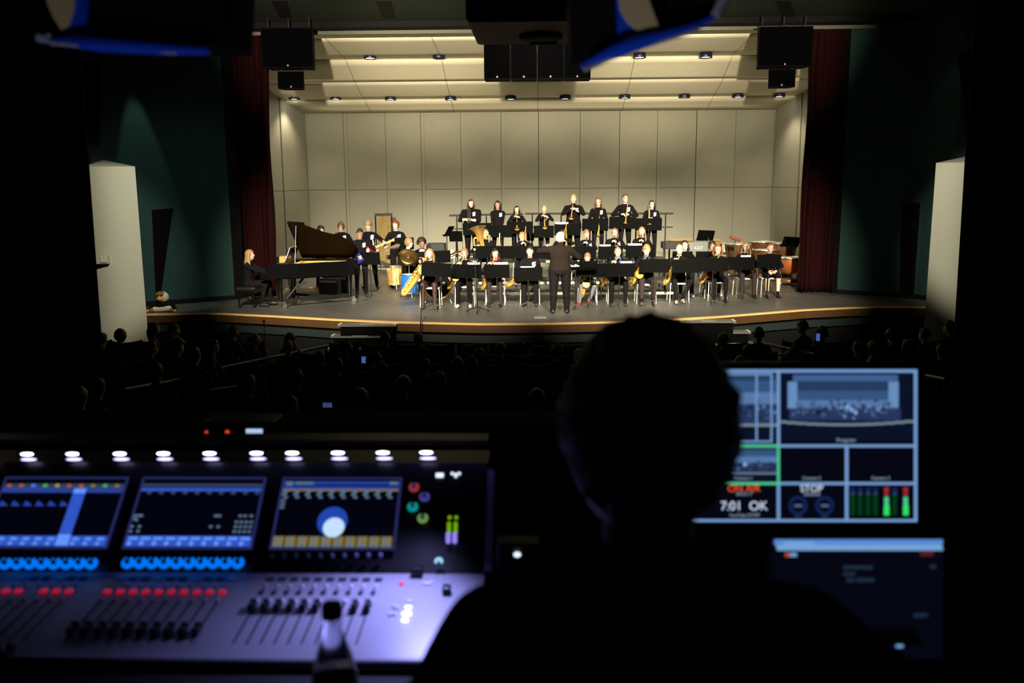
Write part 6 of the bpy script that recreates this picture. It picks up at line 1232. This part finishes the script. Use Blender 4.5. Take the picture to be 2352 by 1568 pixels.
for ri, Y in enumerate(rows_):
    hw = min(9.3, Y*.56+.2); n = int(hw/.6); SEATX[ri] = []
    for k in range(-n, n+1):
        x = k*.6+(.3 if ri % 2 else 0)
        if -4.9+.05*ri < x+ri*.28 < -3.9+.05*ri or 3.9 < x-ri*.2 < 4.8: continue      # aisles
        if x > 1.0 and ri > 5: continue
        yy = Y+abs(x)*.06; 
        LBS = 'dark curved auditorium seat in the %s row counted from the stage' % ORD[ri]
        if proto is None: proto = seat0(); o = proto; o['label'] = LBS
        else: o = dup(proto, LBS)
        o['group'] = 'auditorium seats of the %s row' % ORD[ri]
        o.location = (x, yy, hallz(yy)); o.rotation_euler = (0, 0, -x*.03); SEATX[ri].append((x, yy))
AUD = []
def aud(label, shirt, hair, skin='light', **kw): return person(label, (0, 0, 0), PI, 1., 'sit', hair=hair, shirt=shirt, skin=skin, emblem=False, vox=.02, face=kw.pop('face', True), **kw)
def putaud(o, px, ytop, Y, turn=0., first=True):
    p = at(px, ytop, Y); o.location = (p.x, Y, p.z-1.31); o.rotation_euler = (0, 0, PI+turn); return o
# readable people, from the photo
A = [('student in a blue shirt with long hair, left end of the front row', 'blue', ('long', 'dark', .25), 346, 738, 16.2, -1.0), ('dark-haired student in a blue shirt holding a long pale instrument', 'blue', ('short', 'dark'), 392, 742, 16.2, -.9),
 ('boy with short hair in a blue shirt standing out against the green stage band', 'blue', ('short', 'brown'), 530, 746, 16.3, -.7), ('light-haired child in a blue shirt right of the short-haired boy', 'blue', ('tied', 'sandy'), 578, 763, 16.0, -.9), ('girl with long brown hair holding a pale instrument by the long handrail', 'blue', ('long', 'brown', .3), 662, 762, 16.0, -.4),
 ('red-haired person silhouetted against the left column', 'dim', ('bob', 'red'), 270, 754, 15.4, -.4), ('person in a dark cap at the foot of the left column', 'dim', ('cap', 'dark'), 228, 762, 14.6, -.2), ('big man in a grey patterned shirt left of the long handrail', 'checks', ('short', 'dark'), 441, 797, 12.6, -.3), ('person in a patterned top holding a shiny instrument, just left of the long handrail', 'checks', ('short', 'dark'), 480, 778, 14.0, -.9),
 ('curly-haired person left of the big man', 'dim', ('curly', 'dark'), 400, 778, 14.2, -.7), ('person with a lit ear left of the curly-haired one', 'dim', ('short', 'brown'), 340, 782, 14.4, -.8), ('short-haired man in a dark sweater right of the long handrail', 'dim', ('short', 'brown'), 730, 805, 13.2, -.2), ('person with big round hair before the left steps', 'dim', ('afro', 'dark'), 790, 784, 14.2, 0),
 ('person in a light scarf with brown hair in the centre rows', 'checks', ('long', 'chestnut', .3), 1050, 818, 12.6, 0), ('person in a chequered top with arm raised, centre left rows', 'checks', ('short', 'dark'), 972, 822, 13.0, -.3), ('tall-headed person in front of the centre apron', 'dim', ('short', 'dark'), 1212, 780, 16.0, 0),
 ('man in a khaki shirt leaning sideways at the right aisle', 'khaki', ('short', 'brown'), 1850, 734, 15.8, .7), ('person with dark curly hair holding up a phone beside the khaki shirt', 'dim', ('curly', 'dark'), 1893, 750, 15.6, .3), ('person with glasses and round dark head against the right column', 'dim', ('short', 'dark'), 2188, 735, 15.6, .6), ('brown-haired child low in the right rows', 'dim', ('short', 'brown'), 1975, 781, 14.8, .2),
 ('light-haired child right of the brown-haired one', 'dim', ('short', 'fair'), 2008, 782, 14.6, .1), ('person in an orange-brown top at the far right rows', 'khaki', ('long', 'dark', .25), 2092, 778, 13.8, .4), ('tall person at the right rows in front of the column', 'dim', ('afro', 'dark'), 2055, 755, 15.6, .3), ('person with tilted pale cap right of the silhouetted operator', 'dim', ('cap', 'sandy'), 1664, 762, 14.4, .2), ('dark-haired person below the right steps', 'dim', ('bob', 'dark'), 1722, 789, 14.0, 0), ('person in the second seat left of the right column', 'dim', ('short', 'dark'), 2130, 752, 15.8, .5)]
VAR = {}
for lb, sh, hr, px, yt, Y, turn in A:
    key = (sh, hr[0], hr[1])
    if key not in VAR: o = aud(lb, sh, hr, hands=((-.12, -.36, .66), (.12, -.36, .66))); VAR[key] = o
    else: o = dup(VAR[key], lb)
    putaud(o, px, yt, Y, turn)
vk = [VAR[k] for k in VAR if k[0] == 'dim']; rnd = random.Random(2); LBA = 'dark silhouetted spectator among the unlit audience rows'
cnt = 0
for ri in range(1, 10):
    for (x, yy) in SEATX[ri]:
        if rnd.random() < (.45 if ri < 7 else .3):
            pass
            if any(abs(at(a_[3], a_[4], a_[5]).x-x) < .45 and abs(a_[5]-yy) < .75 for a_ in A): continue
            if cnt > 90: continue
            o = dup(rnd.choice(vk), LBA, group='silhouetted spectators'); o.location = (x, yy+.22, hallz(yy)-rnd.uniform(.0, .10)); o.rotation_euler = (0, 0, PI+rnd.uniform(-.3, .3)); cnt += 1
# instruments and phones held in the audience
def horn(label, p, q, Y, m, r=(.012, .02)): a = at(*p, Y); b = at(*q, Y-.1); t = thing('recorder', label, 'instrument', b); MB().tube([a, b], [r[0], r[1]], 10).build('tube', m, t, True)
palew = mat('pale_wood', (.62, .45, .28), .4)
horn('long pale tube held by the dark-haired student in blue', (405, 770), (428, 789), 15.8, palew); horn('pale instrument tube held by the girl with long brown hair', (674, 784), (694, 812), 15.5, palew); horn('pale vertical stick rising beside the long handrail', (611, 800), (617, 820), 15.2, palew)
t = dup(alto0, 'small brass horn held by the student at the left end of the front row'); a = at(358, 765, 15.8); t.matrix_basis = Matrix.Translation(a) @ Matrix.Scale(.4, 4); t2 = dup(alto0, 'shiny instrument beside the patterned top'); t2.matrix_basis = Matrix.Translation(at(496, 812, 13.6)) @ Matrix.Scale(.5, 4)
phm = G('phone', (.08, .16, .55), 1.); phb = G('phone_dark', (.01, .02, .07))
def phone(label, px, py, w_, h_, Y, m, rows=0, rz=0.):
    c = at(px, py, Y); s_ = FPX/((c-EYE).dot(_f)); t = thing('phone', label, 'phone', c, rz); W_2, H2 = w_/s_, h_/s_; MB().box((0, .006, 0), (W_2*1.12, .009, H2*1.08), bev=.003).build('phone_body', rubber, t); mb = MB(); mb.box((0, 0, 0), (W_2, .003, H2))
    for k in range(rows): mb.box((0, -.002, -H2/2+H2*(k+.7)/rows), (W_2*.9, .002, H2/rows*.35), 1)
    mb.build('phone_screen', [m, phb], t)
def holder(px, py, Y, dx):
    c = at(px, py, Y); o = dup(rnd.choice(vk), LBA, group='silhouetted spectators'); o.location = (c.x+dx, Y-.38, c.z-1.12); o.rotation_euler = (0, 0, PI)
holder(836, 826, 14.0, .22); holder(752, 930, 8.0, -.26); holder(360, 963, 7.4, -.3)
phone('lit blue phone held up before the left steps', 836, 826, 11, 15, 14.0, phm, 4); phone('lit phone lying low left of the centre rows', 752, 930, 21, 11, 8.0, G('phone3', (.05, .07, .22)), 3); phone('pale blue lit phone at the far left rows', 360, 963, 30, 7, 7.4, G('phone2', (.10, .20, .48))); phone('lit phone held up beside the khaki shirt', 1879, 774, 8, 17, 15.2, phm, 6)
